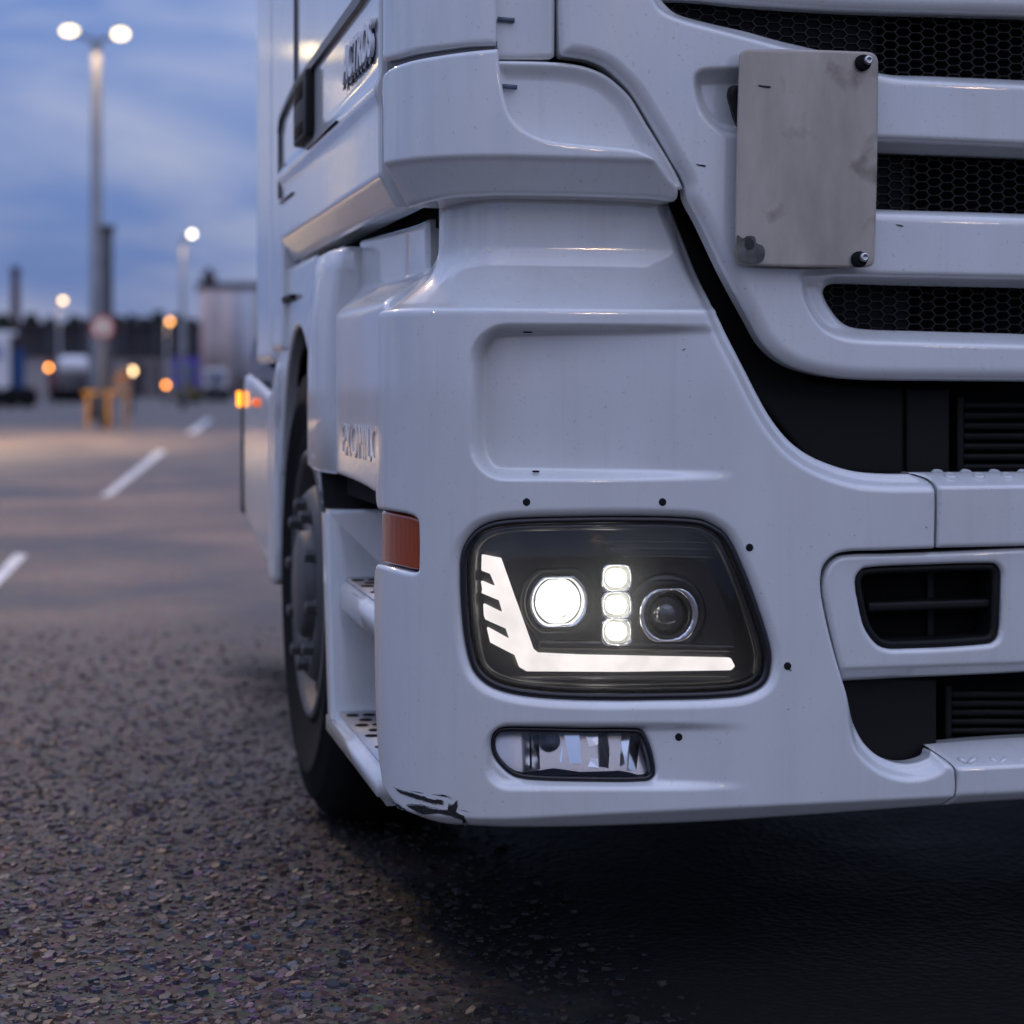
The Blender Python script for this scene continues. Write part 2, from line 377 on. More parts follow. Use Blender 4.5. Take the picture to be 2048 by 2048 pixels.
def make_plate():
    m, n, b = nodes("plate_metal"); L = n.links.new
    b.inputs['Metallic'].default_value = 0.25; b.inputs['Roughness'].default_value = 0.4
    t = n.nodes.new('ShaderNodeTexCoord'); mpg = n.nodes.new('ShaderNodeMapping'); mpg.inputs['Scale'].default_value = (9, 9, 3.0)
    z = n.nodes.new('ShaderNodeTexNoise'); z.inputs['Scale'].default_value = 1.6; z.inputs['Detail'].default_value = 8; z.inputs['Roughness'].default_value = 0.6
    L(t.outputs['Object'], mpg.inputs['Vector']); L(mpg.outputs['Vector'], z.inputs['Vector'])
    r = n.nodes.new('ShaderNodeValToRGB'); r.color_ramp.elements[0].position = 0.25; r.color_ramp.elements[1].position = 0.75
    r.color_ramp.elements[0].color = (0.30, 0.27, 0.235, 1); r.color_ramp.elements[1].color = (0.50, 0.45, 0.395, 1); L(z.outputs['Fac'], r.inputs['Fac'])
    z2 = n.nodes.new('ShaderNodeTexNoise'); z2.inputs['Scale'].default_value = 14; z2.inputs['Detail'].default_value = 5; L(t.outputs['Object'], z2.inputs['Vector'])
    r2 = n.nodes.new('ShaderNodeValToRGB'); r2.color_ramp.elements[0].position = 0.3; r2.color_ramp.elements[1].position = 0.42; r2.color_ramp.elements[0].color = (0.45, 0.43, 0.40, 1); L(z2.outputs['Fac'], r2.inputs['Fac'])
    mm = n.nodes.new('ShaderNodeMix'); mm.data_type = 'RGBA'; mm.blend_type = 'MULTIPLY'; mm.inputs[0].default_value = 0.75; L(r.outputs['Color'], mm.inputs[6]); L(r2.outputs['Color'], mm.inputs[7]); L(mm.outputs[2], b.inputs['Base Color'])
    mr = n.nodes.new('ShaderNodeMapRange'); mr.inputs['To Min'].default_value = 0.28; mr.inputs['To Max'].default_value = 0.55; L(z.outputs['Fac'], mr.inputs['Value']); L(mr.outputs[0], b.inputs['Roughness'])
    bp = n.nodes.new('ShaderNodeBump'); bp.inputs['Strength'].default_value = 0.15; bp.inputs['Distance'].default_value = 0.002; L(z.outputs['Fac'], bp.inputs['Height']); L(bp.outputs['Normal'], b.inputs['Normal'])
    return m
PLATE = make_plate()
def make_asphalt():
    m, n, b = nodes("asphalt"); L = n.links.new
    t = n.nodes.new('ShaderNodeTexCoord')
    z = n.nodes.new('ShaderNodeTexNoise'); z.inputs['Scale'].default_value = 0.45; z.inputs['Detail'].default_value = 8; z.inputs['Roughness'].default_value = 0.65; L(t.outputs['Object'], z.inputs['Vector'])
    r = n.nodes.new('ShaderNodeValToRGB'); r.color_ramp.elements[0].position = 0.36; r.color_ramp.elements[1].position = 0.66
    r.color_ramp.elements[0].color = (0.034, 0.027, 0.024, 1); r.color_ramp.elements[1].color = (0.21, 0.155, 0.12, 1); L(z.outputs['Fac'], r.inputs['Fac'])
    v = n.nodes.new('ShaderNodeTexVoronoi'); v.inputs['Scale'].default_value = 62; L(t.outputs['Object'], v.inputs['Vector'])
    hs = n.nodes.new('ShaderNodeHueSaturation'); hs.inputs['Saturation'].default_value = 0.62; hs.inputs['Value'].default_value = 1.35; L(v.outputs['Color'], hs.inputs['Color'])
    mm = n.nodes.new('ShaderNodeMix'); mm.data_type = 'RGBA'; mm.blend_type = 'MULTIPLY'; mm.inputs[0].default_value = 0.8; L(r.outputs['Color'], mm.inputs[6]); L(hs.outputs['Color'], mm.inputs[7]); 
    # shade under the truck painted in as near-black asphalt
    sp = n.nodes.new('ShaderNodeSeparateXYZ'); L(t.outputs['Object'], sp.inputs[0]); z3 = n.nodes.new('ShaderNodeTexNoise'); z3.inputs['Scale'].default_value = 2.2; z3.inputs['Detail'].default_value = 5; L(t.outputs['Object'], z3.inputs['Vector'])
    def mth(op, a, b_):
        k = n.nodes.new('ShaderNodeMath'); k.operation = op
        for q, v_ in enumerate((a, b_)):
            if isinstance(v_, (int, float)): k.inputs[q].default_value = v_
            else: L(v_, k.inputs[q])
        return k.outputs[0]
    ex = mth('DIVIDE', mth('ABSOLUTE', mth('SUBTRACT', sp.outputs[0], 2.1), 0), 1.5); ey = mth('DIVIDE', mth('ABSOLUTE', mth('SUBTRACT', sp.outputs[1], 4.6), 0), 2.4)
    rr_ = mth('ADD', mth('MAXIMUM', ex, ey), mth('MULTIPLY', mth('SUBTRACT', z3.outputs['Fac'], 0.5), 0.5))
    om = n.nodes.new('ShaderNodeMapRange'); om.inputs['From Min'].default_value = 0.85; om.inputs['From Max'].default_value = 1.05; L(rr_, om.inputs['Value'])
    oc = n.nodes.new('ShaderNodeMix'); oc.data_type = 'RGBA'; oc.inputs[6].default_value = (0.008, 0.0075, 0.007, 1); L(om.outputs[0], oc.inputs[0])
    # dark binder near; the far ground's brighter light painted in as paler colour
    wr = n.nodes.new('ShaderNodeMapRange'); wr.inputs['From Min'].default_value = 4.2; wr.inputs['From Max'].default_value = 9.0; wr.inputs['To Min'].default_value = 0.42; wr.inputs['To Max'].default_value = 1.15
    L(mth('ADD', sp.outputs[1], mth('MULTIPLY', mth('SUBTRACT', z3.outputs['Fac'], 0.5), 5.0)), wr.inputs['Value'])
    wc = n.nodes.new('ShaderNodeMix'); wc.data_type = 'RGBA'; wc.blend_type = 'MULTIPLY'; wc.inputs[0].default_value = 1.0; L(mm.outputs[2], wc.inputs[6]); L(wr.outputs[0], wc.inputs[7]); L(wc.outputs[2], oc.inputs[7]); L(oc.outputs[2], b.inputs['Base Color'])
    mr = n.nodes.new('ShaderNodeMapRange'); mr.inputs['From Min'].default_value = 0.35; mr.inputs['From Max'].default_value = 0.65; mr.inputs['To Min'].default_value = 0.45; mr.inputs['To Max'].default_value = 0.75; L(z.outputs['Fac'], mr.inputs['Value']); L(mr.outputs[0], b.inputs['Roughness'])
    bp = n.nodes.new('ShaderNodeBump'); bp.inputs['Strength'].default_value = 0.5; bp.inputs['Distance'].default_value = 0.006; L(v.outputs['Distance'], bp.inputs['Height']); L(bp.outputs['Normal'], b.inputs['Normal'])
    sm1 = n.nodes.new('ShaderNodeMapRange'); sm1.inputs['To Min'].default_value = 0.06; sm1.inputs['To Max'].default_value = 0.32; L(om.outputs[0], sm1.inputs['Value']); L(sm1.outputs[0], b.inputs['Specular IOR Level'])
    return m
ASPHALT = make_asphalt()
def make_chips():
    m, n, b = nodes("stone_chips"); a = n.nodes.new('ShaderNodeVertexColor'); a.layer_name = 'Col'; n.links.new(a.outputs['Color'], b.inputs['Base Color'])
    t = n.nodes.new('ShaderNodeTexCoord'); z = n.nodes.new('ShaderNodeTexNoise'); z.inputs['Scale'].default_value = 180; z.inputs['Detail'].default_value = 3; n.links.new(t.outputs['Object'], z.inputs['Vector'])
    bp = n.nodes.new('ShaderNodeBump'); bp.inputs['Strength'].default_value = 0.35; bp.inputs['Distance'].default_value = 0.003; n.links.new(z.outputs['Fac'], bp.inputs['Height']); n.links.new(bp.outputs['Normal'], b.inputs['Normal'])
    b.inputs['Roughness'].default_value = 0.5; b.inputs['Specular IOR Level'].default_value = 0.3; return m
CHIPS = make_chips()
LINE = simple("road_paint", (0.55, 0.54, 0.52), 0.6, var=0.35, bscale=6)

# ================================================================== GROUND
def sheet(name, poly, z, mat, kind='structure'):
    o = put(name, mesh(name, [(p[0], p[1], z) for p in poly], [tuple(range(len(poly)))]), mat); o['kind'] = kind; return o
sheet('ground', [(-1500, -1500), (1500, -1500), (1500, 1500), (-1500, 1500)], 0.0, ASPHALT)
def dash(pts):
    o = sheet('painted_line', [ground(x, y) for x, y in pts], 0.004, LINE); return o
dash([(200, 995), (222, 992), (332, 903), (316, 901)])
dash([(372, 868), (392, 866), (425, 838), (412, 838)])
dash([(-40, 1180), (-10, 1180), (55, 1112), (30, 1108)])
# loose wet chippings over the asphalt near the truck
def make_gravel():
    V, F, C = [], [], []
    pal = [(0.065, 0.048, 0.040), (0.095, 0.062, 0.046), (0.040, 0.048, 0.066), (0.085, 0.042, 0.066), (0.12, 0.066, 0.040), (0.026, 0.022, 0.020), (0.060, 0.055, 0.048), (0.125, 0.09, 0.066), (0.055, 0.030, 0.058), (0.034, 0.042, 0.056)]
    n = 82000
    for i in range(n):
        x = random.uniform(-1.75, 1.15); y = 2.5 + 6.5 * random.random() ** 1.35
        if x > 0.40 and random.random() < (x - 0.40) / 0.6: continue
        if y > 4.2 and random.random() < (y - 4.2) / 4.2: continue
        if x < -0.95 + 0.19 * (4.5 - y): continue
        under_shade = max(0.0, min(1.0, (x - 0.36) / 0.34 - 0.3 * max(0, 3.2 - y)))  # truck's shade painted into the stone colour, darker towards the truck
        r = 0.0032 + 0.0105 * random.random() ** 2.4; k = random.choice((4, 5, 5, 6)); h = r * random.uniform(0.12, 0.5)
        tx, ty = random.gauss(0, 0.2), random.gauss(0, 0.2); a0 = random.random() * 6.28; b = len(V); c = random.choice(pal); g = random.uniform(0.55, 1.6) * (1 - 0.88 * under_shade)
        rr = [r * random.uniform(0.6, 1.25) for _ in range(k)]
        for f_, hz in ((1.0, -0.002), (0.80, h)):
            for q in range(k):
                a = a0 + 6.283 * q / k; dx, dy = f_ * rr[q] * math.cos(a), f_ * rr[q] * math.sin(a); V.append((x + dx, y + dy, hz if hz < 0 else max(0.0006, hz + dx * tx + dy * ty)))
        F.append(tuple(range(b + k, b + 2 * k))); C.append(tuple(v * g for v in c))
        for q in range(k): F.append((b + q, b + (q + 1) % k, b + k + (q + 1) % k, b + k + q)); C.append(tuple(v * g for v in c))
    me = mesh('gravel', V, F); ca = me.color_attributes.new('Col', 'FLOAT_COLOR', 'CORNER')
    lt = np.empty(len(me.polygons), np.int32); me.polygons.foreach_get('loop_total', lt)
    cc = np.repeat(np.array(C), lt, axis=0); cc = np.concatenate([cc, np.ones((len(cc), 1))], 1); ca.data.foreach_set('color', cc.astype(np.float32).ravel())
    return tag(put('gravel', me, CHIPS), 'dark wet stone chippings strewn over the asphalt beside the white truck', 'gravel', kind='stuff')
make_gravel()

# ================================================================== THE TRUCK
Y0, XS, RC = 3.10, 0.533, 0.20
CAB = Prof(XS, Y0, RC, 6.2, 3.03)
TRUCK = empty('truck', (1.78, 3.3, 0), 'white lorry tractor cab seen at its front corner, one LED headlight lit', 'truck')

# ---- bumper corner
ZS = CAB.sz(1050, 617)[1]                     # shoulder crease
def shoulder(z):
    t = np.clip((z - ZS) / 0.112, 0, 1)
    r = np.clip((z - ZS + 0.010) / 0.020, 0, 1)
    return 0.098 * (1 - (1 - t) ** 2.1) + 0.007 * r * r
def off_px(x, y):
    if y > 618: return 0.0
    z = HC - (y - HOR) / FOC * 3.25; return float(shoulder(z))
BUMP = [(877, 380, 1), (877, 440), (875, 497), (867, 521), (847, 544), (809, 571), (778, 591), (764, 606), (757, 620), (753, 760), (750, 900), (751, 1000), (754, 1018, 1),
        (790, 1024), (822, 1031), (834, 1041), (836, 1060), (836, 1130), (834, 1143), (822, 1145), (790, 1138), (752, 1128, 1), (748, 1150), (748, 1280), (750, 1397), (755, 1500), (764, 1575, 1),
        (787, 1606), (820, 1630), (870, 1650), (932, 1656), (1026, 1661), (1171, 1661), (1399, 1653), (1600, 1640), (1893, 1617, 1),
        (1910, 1593), (1911, 1542, 1), (1900, 1525), (1874, 1506, 1), (1868, 1522), (1823, 1533), (1775, 1521), (1744, 1497), (1724, 1466), (1704, 1415), (1689, 1370, 1),
        (1668, 1300), (1650, 1225), (1642, 1170), (1649, 1130), (1680, 1106), (1760, 1101), (1870, 1097, 1), (1871, 975), (1862, 961), (1829, 949, 1), (1784, 949), (1721, 944), (1670, 930), (1622, 908), (1585, 879), (1551, 836), (1525, 791), (1500, 742),
        (1467, 678), (1430, 601), (1400, 540), (1371, 470), (1346, 413), (1334, 380, 1)]
HEADL = [(916, 1154), (920, 1103), (942, 1067), (974, 1047), (1025, 1038), (1134, 1034), (1279, 1033), (1398, 1038), (1434, 1052), (1460, 1074), (1489, 1132), (1518, 1208), (1543, 1288), (1547, 1324), (1538, 1364), (1510, 1386), (1460, 1397), (1315, 1402), (1170, 1402), (1061, 1395), (989, 1379), (949, 1350), (931, 1306), (920, 1234)]
FOG = [(981, 1487), (986, 1469), (1001, 1458), (1048, 1456), (1171, 1459), (1280, 1460), (1294, 1469), (1309, 1505), (1316, 1541), (1314, 1556), (1298, 1566), (1171, 1567), (1062, 1563), (1026, 1554), (997, 1530), (984, 1509)]
bump_sz = trace(CAB, BUMP, off_px)
head_sz = trace(CAB, HEADL); fog_sz = trace(CAB, FOG)
def sz(x, y, o=0.0): return CAB.sz(x, y, o)
def rrect(x0, y0, x1, y1, r):
    pts = []
    for cx, cy, a0 in ((x0 + r, y0 + r, 180), (x1 - r, y0 + r, 270), (x1 - r, y1 - r, 0), (x0 + r, y1 - r, 90)):
        for k in range(7):
            a = R_(a0 + 90 * k / 6); pts.append((cx + r * math.cos(a), cy + r * math.sin(a)))
    return pts
POCK = trace(CAB, rrect(945, 652, 1560, 957, 68), raw=True)
FPOCK = trace(CAB, rrect(972, 1449, 1580, 1577, 46), raw=True)
s_960, s_1400 = sz(965, 800)[0], sz(1470, 800)[0]
s_f0, s_f1 = sz(1290, 1500)[0], sz(1520, 1500)[0]
z_ch = sz(1062, 1635)[1]
def pdist(S, Z, pl):
    P = np.array(pl); d2 = np.full(S.shape, 1e9)
    for (x1, y1), (x2, y2) in zip(P[:-1], P[1:]):
        dx, dy = x2 - x1, y2 - y1; L = dx * dx + dy * dy
        if L < 1e-14: continue
        t = np.clip(((S - x1) * dx + (Z - y1) * dy) / L, 0, 1); d2 = np.minimum(d2, (S - x1 - t * dx) ** 2 + (Z - y1 - t * dy) ** 2)
    return np.sqrt(d2)
_ia = [k for k, p in enumerate(BUMP) if p[:2] == (1829, 949)][0]; _ib = [k for k, p in enumerate(BUMP) if p[:2] == (1874, 1506)][0]; _ic = [k for k, p in enumerate(BUMP) if p[:2] == (1689, 1370)][0]
EDGE_AA = [CAB.sz(x, y, off_px(x, y)) for x, y in smooth(BUMP[_ia:], 5, False)] ; EDGE_AA = [CAB.sz(1900, 949)] + EDGE_AA
EDGE_BB = [CAB.sz(1930, 1503)] + [CAB.sz(x, y) for x, y in smooth(BUMP[_ib:_ic + 1], 5, False)]
def bump_off(S, Z, D):
    o = shoulder(Z)
    d = -sdf(S, Z, POCK); fade = np.clip(1 - (S - s_960) / (s_1400 - s_960), 0, 1) ** 1.15
    o = o + 0.058 * sstep(-0.003, 0.013, d) * fade
    d = -sdf(S, Z, FPOCK); o = o + 0.012 * sstep(-0.004, 0.012, d) * (1 - sstep(s_f0, s_f1, S))
    o = o + 0.9 * np.clip(z_ch - Z, 0, 1) + 0.0 * S
    # soft lip round the headlight
    d = sdf(S, Z, head_sz); o = o + 0.006 * (1 - sstep(0.0, 0.014, d))
    # chamfered return along the black opening on the right
    d = pdist(S, Z, EDGE_AA); zone = sstep(sz(1345, 560)[0], sz(1420, 640)[0], S) * sstep(sz(1700, 1080)[1], sz(1700, 1000)[1], Z)
    o = o + zone * 0.020 * (1 - sstep(0.004, 0.030, d))
    zone2 = sstep(sz(1690, 1400)[0], sz(1720, 1400)[0], S) * sstep(sz(1700, 1585)[1], sz(1700, 1560)[1], Z) * (1 - sstep(sz(1700, 1400)[1], sz(1700, 1370)[1], Z))
    d = pdist(S, Z, EDGE_BB)
    o = o + zone2 * 0.02 * (1 - sstep(0.004, 0.028, d))
    return o
HOLES = [(1053, 1004), (1325, 1004), (1499, 1095), (1575, 1332), (1361, 1476)]
bumper = panel('bumper_corner', CAB, bump_sz, PAINT, TRUCK, holes=[head_sz, fog_sz], off=bump_off, res=0.0032, thick=0.03, roll=0.006)
for x, y in HOLES:
    panel('hole_plug', CAB, trace(CAB, [(x + 7.5 * math.cos(a), y + 8 * math.sin(a)) for a in np.linspace(0, 6.28, 13)[:-1]], raw=True), GAP, bumper, off=-0.0015 + (0.012 * float(1 - sstep(s_f0, s_f1, np.array(sz(x, y)[0]))) if y > 1450 else 0), res=0.0015, thick=0.004, roll=0.001)
# small clip slots in the pocket
for x, y, w, hgt, oo in ((1056, 662, 9, 4, 0.035), (1072, 943, 7, 2, 0.028)):
    panel('clip_slot', CAB, trace(CAB, rrect(x - w, y - hgt, x + w, y + hgt, 1.5), oo, raw=True), GAP, bumper, off=oo, res=0.0015, thick=0.003, roll=0)
# scuffs: bare black plastic where the lower edge is scraped
SC1 = [(788, 1577), (808, 1583), (836, 1590), (868, 1599), (886, 1600), (884, 1607), (866, 1606), (834, 1597), (806, 1588)]
SC2 = [(815, 1612), (832, 1610), (850, 1612), (862, 1618), (880, 1620), (897, 1620), (897, 1610), (906, 1611), (914, 1602), (915, 1613), (912, 1624), (928, 1632), (930, 1645), (922, 1650), (924, 1640), (905, 1632), (880, 1626), (846, 1628), (832, 1622)]
SC3 = [(784, 1602), (800, 1612), (812, 1620), (800, 1618)]
def scuff_off(S, Z, D): return 0.9 * np.clip(z_ch - Z, 0, 1) - 0.0012
def jag(poly, amp, sub=5):
    o = []
    for a, b in zip(poly, poly[1:] + poly[:1]):
        for k in range(sub):
            t = k / sub; o.append((a[0] + (b[0] - a[0]) * t + random.gauss(0, amp), a[1] + (b[1] - a[1]) * t + random.gauss(0, amp * 0.7)))
    return o
SCUFFM = simple("bare_plastic", (0.022, 0.021, 0.021), 0.75, spec=0.2, bump=0.8, bscale=260, var=0.5); FILLER = simple("grey_primer", (0.20, 0.19, 0.18), 0.7, var=0.4, bscale=120)
for scx in (SC1, SC2, SC3):
    cxs = sum(p[0] for p in scx) / len(scx); cys = sum(p[1] for p in scx) / len(scx)
    panel('scuff', CAB, trace(CAB, jag([(cxs + (x - cxs) * 1.06 , cys + (y - cys) * 1.25) for x, y in scx], 0.9), raw=True), FILLER, bumper, off=lambda S, Z, D: scuff_off(S, Z, D) + 0.0005, res=0.0014, thick=0.001, roll=0)
    panel('scuff', CAB, trace(CAB, jag(scx, 0.8), raw=True), SCUFFM, bumper, off=scuff_off, res=0.0013, thick=0.002, roll=0)
for k in range(13):
    x0 = random.uniform(780, 915); y0 = 1580 + (x0 - 780) * 0.22 + random.uniform(-14, 22); ln = random.uniform(14, 60); sl_ = random.uniform(0.12, 0.3); w_ = random.uniform(0.5, 1.1)
    panel('scratch', CAB, trace(CAB, [(x0, y0), (x0 + ln * 0.5, y0 + ln * 0.5 * sl_ - w_), (x0 + ln, y0 + ln * sl_), (x0 + ln * 0.5, y0 + ln * 0.5 * sl_ + w_)], raw=True), FILLER if k % 3 else SCUFFM, bumper, off=lambda S, Z, D: scuff_off(S, Z, D) + 0.0008, res=0.0009, thick=0.0, roll=0)
for x0, y0, ln in ((1790, 448, 16), (1502, 176, 26), (1391, 328, 20), (1575, 1337, 8), (1850, 1052, 5)):
    panel('scratch', CAB, trace(CAB, jag([(x0, y0), (x0 + ln, y0 + 3), (x0 + ln, y0 + 6), (x0 + 3, y0 + 3)], 0.5, 3), 0.01 if y0 < 700 else 0.0, raw=True), SCUFFM, bumper, off=(0.0088 if x0 != 1502 else -0.0234) if y0 < 700 else -0.001, res=0.0012, thick=0.0, roll=0)
# ---- headlight
HL = bpy.data.objects.new('headlight', None); COL.objects.link(HL); HL.parent = TRUCK; HL.location = -TRUCK.location
def hput(name, me, mat): return put(name, me, mat, HL)
cx = sum(p[0] for p in HEADL) / len(HEADL); cy = sum(p[1] for p in HEADL) / len(HEADL)
def inset(poly, d):
    q = smooth(poly, 6); n = len(q); o = []
    for i in range(n):
        a, b = q[i - 1], q[(i + 1) % n]; tx, ty = b[0] - a[0], b[1] - a[1]; l = math.hypot(tx, ty) + 1e-9
        nx, ny = -ty / l, tx / l
        if nx * (cx - q[i][0]) + ny * (cy - q[i][1]) < 0: nx, ny = -nx, -ny
        o.append((q[i][0] + nx * d, q[i][1] + ny * d))
    return o
in_a, in_b = inset(HEADL, 1.0), inset(HEADL, 22)
panel('seal_rim', CAB, trace(CAB, in_a, raw=True), SEAL, HL, holes=[trace(CAB, inset(HEADL, 14), raw=True)], off=0.006, res=0.003, thick=0.03, roll=0.004)
panel('bezel', CAB, trace(CAB, inset(HEADL, 12), raw=True), HOUS, HL, holes=[trace(CAB, inset(HEADL, 30), raw=True)], off=lambda S, Z, D: 0.015 + 0.0 * S, res=0.003, thick=0.05, roll=0.008)
panel('lamp_housing', CAB, trace(CAB, inset(HEADL, 8), raw=True), HOUS, HL, off=0.066, res=0.006, thick=0.0, roll=0)
panel('clear_cover', CAB, trace(CAB, inset(HEADL, 10), raw=True), GLASS, HL, off=lambda S, Z, D: 0.010 - 0.007 * sstep(0, 0.06, D), res=0.006, thick=0.0, roll=0)
GPTS = [(963, 1110), (1003, 1117), (1035, 1205), (1068, 1298), (1079, 1307), (1165, 1311), (1463, 1317), (1471, 1333), (1463, 1341), (1240, 1344), (1054, 1343), (1042, 1336), (1033, 1312), (980, 1285), (973, 1255), (1021, 1279), (1013, 1258), (970, 1239), (967, 1230), (966, 1208), (1006, 1226), (998, 1201), (962, 1186), (964, 1179), (961, 1162), (991, 1174), (980, 1148), (962, 1141)]
panel('light_guide', CAB, trace(CAB, GPTS, 0.04, raw=True), GUIDE, HL, off=0.040, res=0.0018, thick=0.012, roll=0.003)
# inner black ledges
panel('inner_ledge', CAB, trace(CAB, [(1085, 1282), (1480, 1292), (1480, 1308), (1085, 1302)], 0.03, raw=True), HOUS, HL, off=0.050, res=0.004, thick=0.016, roll=0.003)
panel('inner_ledge', CAB, trace(CAB, [(1020, 1352), (1470, 1352), (1462, 1366), (1040, 1368)], 0.05, raw=True), HOUS, HL, off=0.046, res=0.004, thick=0.02, roll=0.004)
for k, (yy, x0, x1) in enumerate(((1082, 1190, 1420), (1096, 1210, 1430), (1112, 1240, 1432))):
    panel('inner_rib', CAB, trace(CAB, [(x0, yy - 4), (x1, yy - 1), (x1 + 6, yy + 6), (x0 + 12, yy + 4)], 0.05, raw=True), HOUS, HL, off=0.042, res=0.002, thick=0.02, roll=0.002)
fwd = Vector((0, -1, 0))
def flat_circle(r, flat, n=72):
    return [(r * math.cos(a), max(-flat, min(flat, r * math.sin(a)))) for a in np.linspace(0, 2 * math.pi, n, endpoint=False)]
def loft(name, c, rings, mat, n=72, cap=False):
    """rings: (radius, flat, y) with y depth from lamp front; circles cut flat above and below"""
    V, F = [], []
    for r, fl, y in rings:
        for p in flat_circle(r, fl, n): V.append((c.x + p[0], c.y + y, c.z + p[1]))
    for i in range(len(rings) - 1):
        for k in range(n): F.append((i * n + k, i * n + (k + 1) % n, (i + 1) * n + (k + 1) % n, (i + 1) * n + k))
    if cap: F.append(tuple(range((len(rings) - 1) * n, len(rings) * n)))
    return hput(name, mesh(name, V, F, True), mat)
def dome(name, c, r, depth, y, mat, fl=None, n=48, m=10):
    V, F = [], []
    for i in range(m + 1):
        t = math.pi / 2 * i / m
        for p in flat_circle(r * math.cos(t), (fl or r) , n): V.append((c.x + p[0], c.y + y - depth * math.sin(t), c.z + p[1]))
    for i in range(m):
        for k in range(n): F.append((i * n + k, i * n + (k + 1) % n, (i + 1) * n + (k + 1) % n, (i + 1) * n + k))
    return hput(name, mesh(name, V, F, True), mat)
mpp = 3.27 / FOC
c1 = CAB.pt(1117, 1203, 0.05); c2 = CAB.pt(1336, 1229, 0.05)
loft('projector_shroud', c1, [(78 * mpp, 66 * mpp, 0.014), (76 * mpp, 64 * mpp, -0.006), (69 * mpp, 60 * mpp, -0.004), (62 * mpp, 54 * mpp, 0.004)], HOUS)
loft('projector_ring', c1, [(62 * mpp, 53 * mpp, 0.004), (60 * mpp, 51 * mpp, -0.004), (57 * mpp, 49 * mpp, -0.006), (48 * mpp, 44 * mpp, 0.006), (47 * mpp, 44 * mpp, 0.02)], CHROME)
dome('projector_lens', c1, 46 * mpp, 0.018, 0.006, BEAM, 43 * mpp)
dome('projector_core', c1 + Vector((-0.004, -0.012, -0.004)), 24 * mpp, 0.010, 0.004, LEDW)
loft('projector_shroud', c2, [(84 * mpp, 84 * mpp, 0.014), (82 * mpp, 82 * mpp, 0.002), (66 * mpp, 57 * mpp, 0.006), (63 * mpp, 54 * mpp, 0.010)], HOUS)
loft('projector_ring', c2, [(63 * mpp, 54 * mpp, 0.010), (63 * mpp, 54 * mpp, -0.006), (60 * mpp, 52 * mpp, -0.010), (48 * mpp, 48 * mpp, -0.002)], CHROME, 22)
loft('projector_collar', c2, [(49 * mpp, 49 * mpp, 0.004), (48 * mpp, 48 * mpp, -0.006), (42 * mpp, 42 * mpp, -0.004), (38 * mpp, 38 * mpp, 0.012)], HOUS)
dome('projector_lens', c2, 38 * mpp, 0.02, 0.010, LENSG)
for y in (1156, 1210, 1263):
    q = [(1233 + (x), y + (z_)) for x, z_ in rrect(-26, -24, 26, 24, 18)]
    panel('led_lens', CAB, trace(CAB, q, 0.05, raw=True), LEDS, HL, off=lambda S, Z, D: 0.050 - 0.005 * sstep(0, 0.012, D), res=0.002, thick=0.012, roll=0)
    q = [(1233 + (x), y + (z_)) for x, z_ in rrect(-20, -18, 20, 18, 16)]
    panel('led', CAB, trace(CAB, q, 0.044, raw=True), LEDW, HL, off=lambda S, Z, D: 0.0445 - 0.003 * sstep(0, 0.010, D), res=0.002, thick=0.004, roll=0)
    q = [(1233 + (x), y + (z_)) for x, z_ in rrect(-31, -28, 31, 28, 16)]
    q2 = [(1233 + (x), y + (z_)) for x, z_ in rrect(-27, -25, 27, 25, 18)]
    panel('led_frame', CAB, trace(CAB, q, 0.05, raw=True), CHROME, HL, holes=[trace(CAB, q2, 0.05, raw=True)], off=0.046, res=0.0018, thick=0.015, roll=0.0015)

# ---- fog light
fog_top = sz(1150, 1458)[1]
FL = bpy.data.objects.new('fog_light', None); COL.objects.link(FL); FL.parent = TRUCK; FL.location = -TRUCK.location
cx = sum(p[0] for p in FOG) / len(FOG); cy = sum(p[1] for p in FOG) / len(FOG)
panel('seal_rim', CAB, trace(CAB, inset(FOG, 1), raw=True), SEAL, FL, holes=[trace(CAB, inset(FOG, 10), raw=True)], off=0.013, res=0.002, thick=0.018, roll=0.003)
panel('clear_cover', CAB, trace(CAB, inset(FOG, 5), raw=True), GLASS, FL, off=lambda S, Z, D: 0.018 - 0.004 * sstep(0, 0.03, D), res=0.005, thick=0, roll=0)
panel('reflector_back', CAB, trace(CAB, inset(FOG, 4), raw=True), simple("fog_bowl", (0.45, 0.46, 0.5), 0.25, 0.8), FL, off=lambda S, Z, D: 0.058 - 0.30 * (fog_top - Z), res=0.006, thick=0, roll=0)
FOGC = simple("fog_reflector", (0.85, 0.86, 0.88), 0.12, 1.0)
def facet(pts, mat=FOGC):
    me = mesh('reflector_facet', [CAB.pt(x, y, o) for x, y, o in pts], [tuple(range(len(pts)))]); return put('reflector_facet', me, mat, FL)
def tilt(pts): return [(x, y, 0.024 + (o - 0.02) * 0.38 + 0.020 * (1560 - y) / 100) for x, y, o in pts]
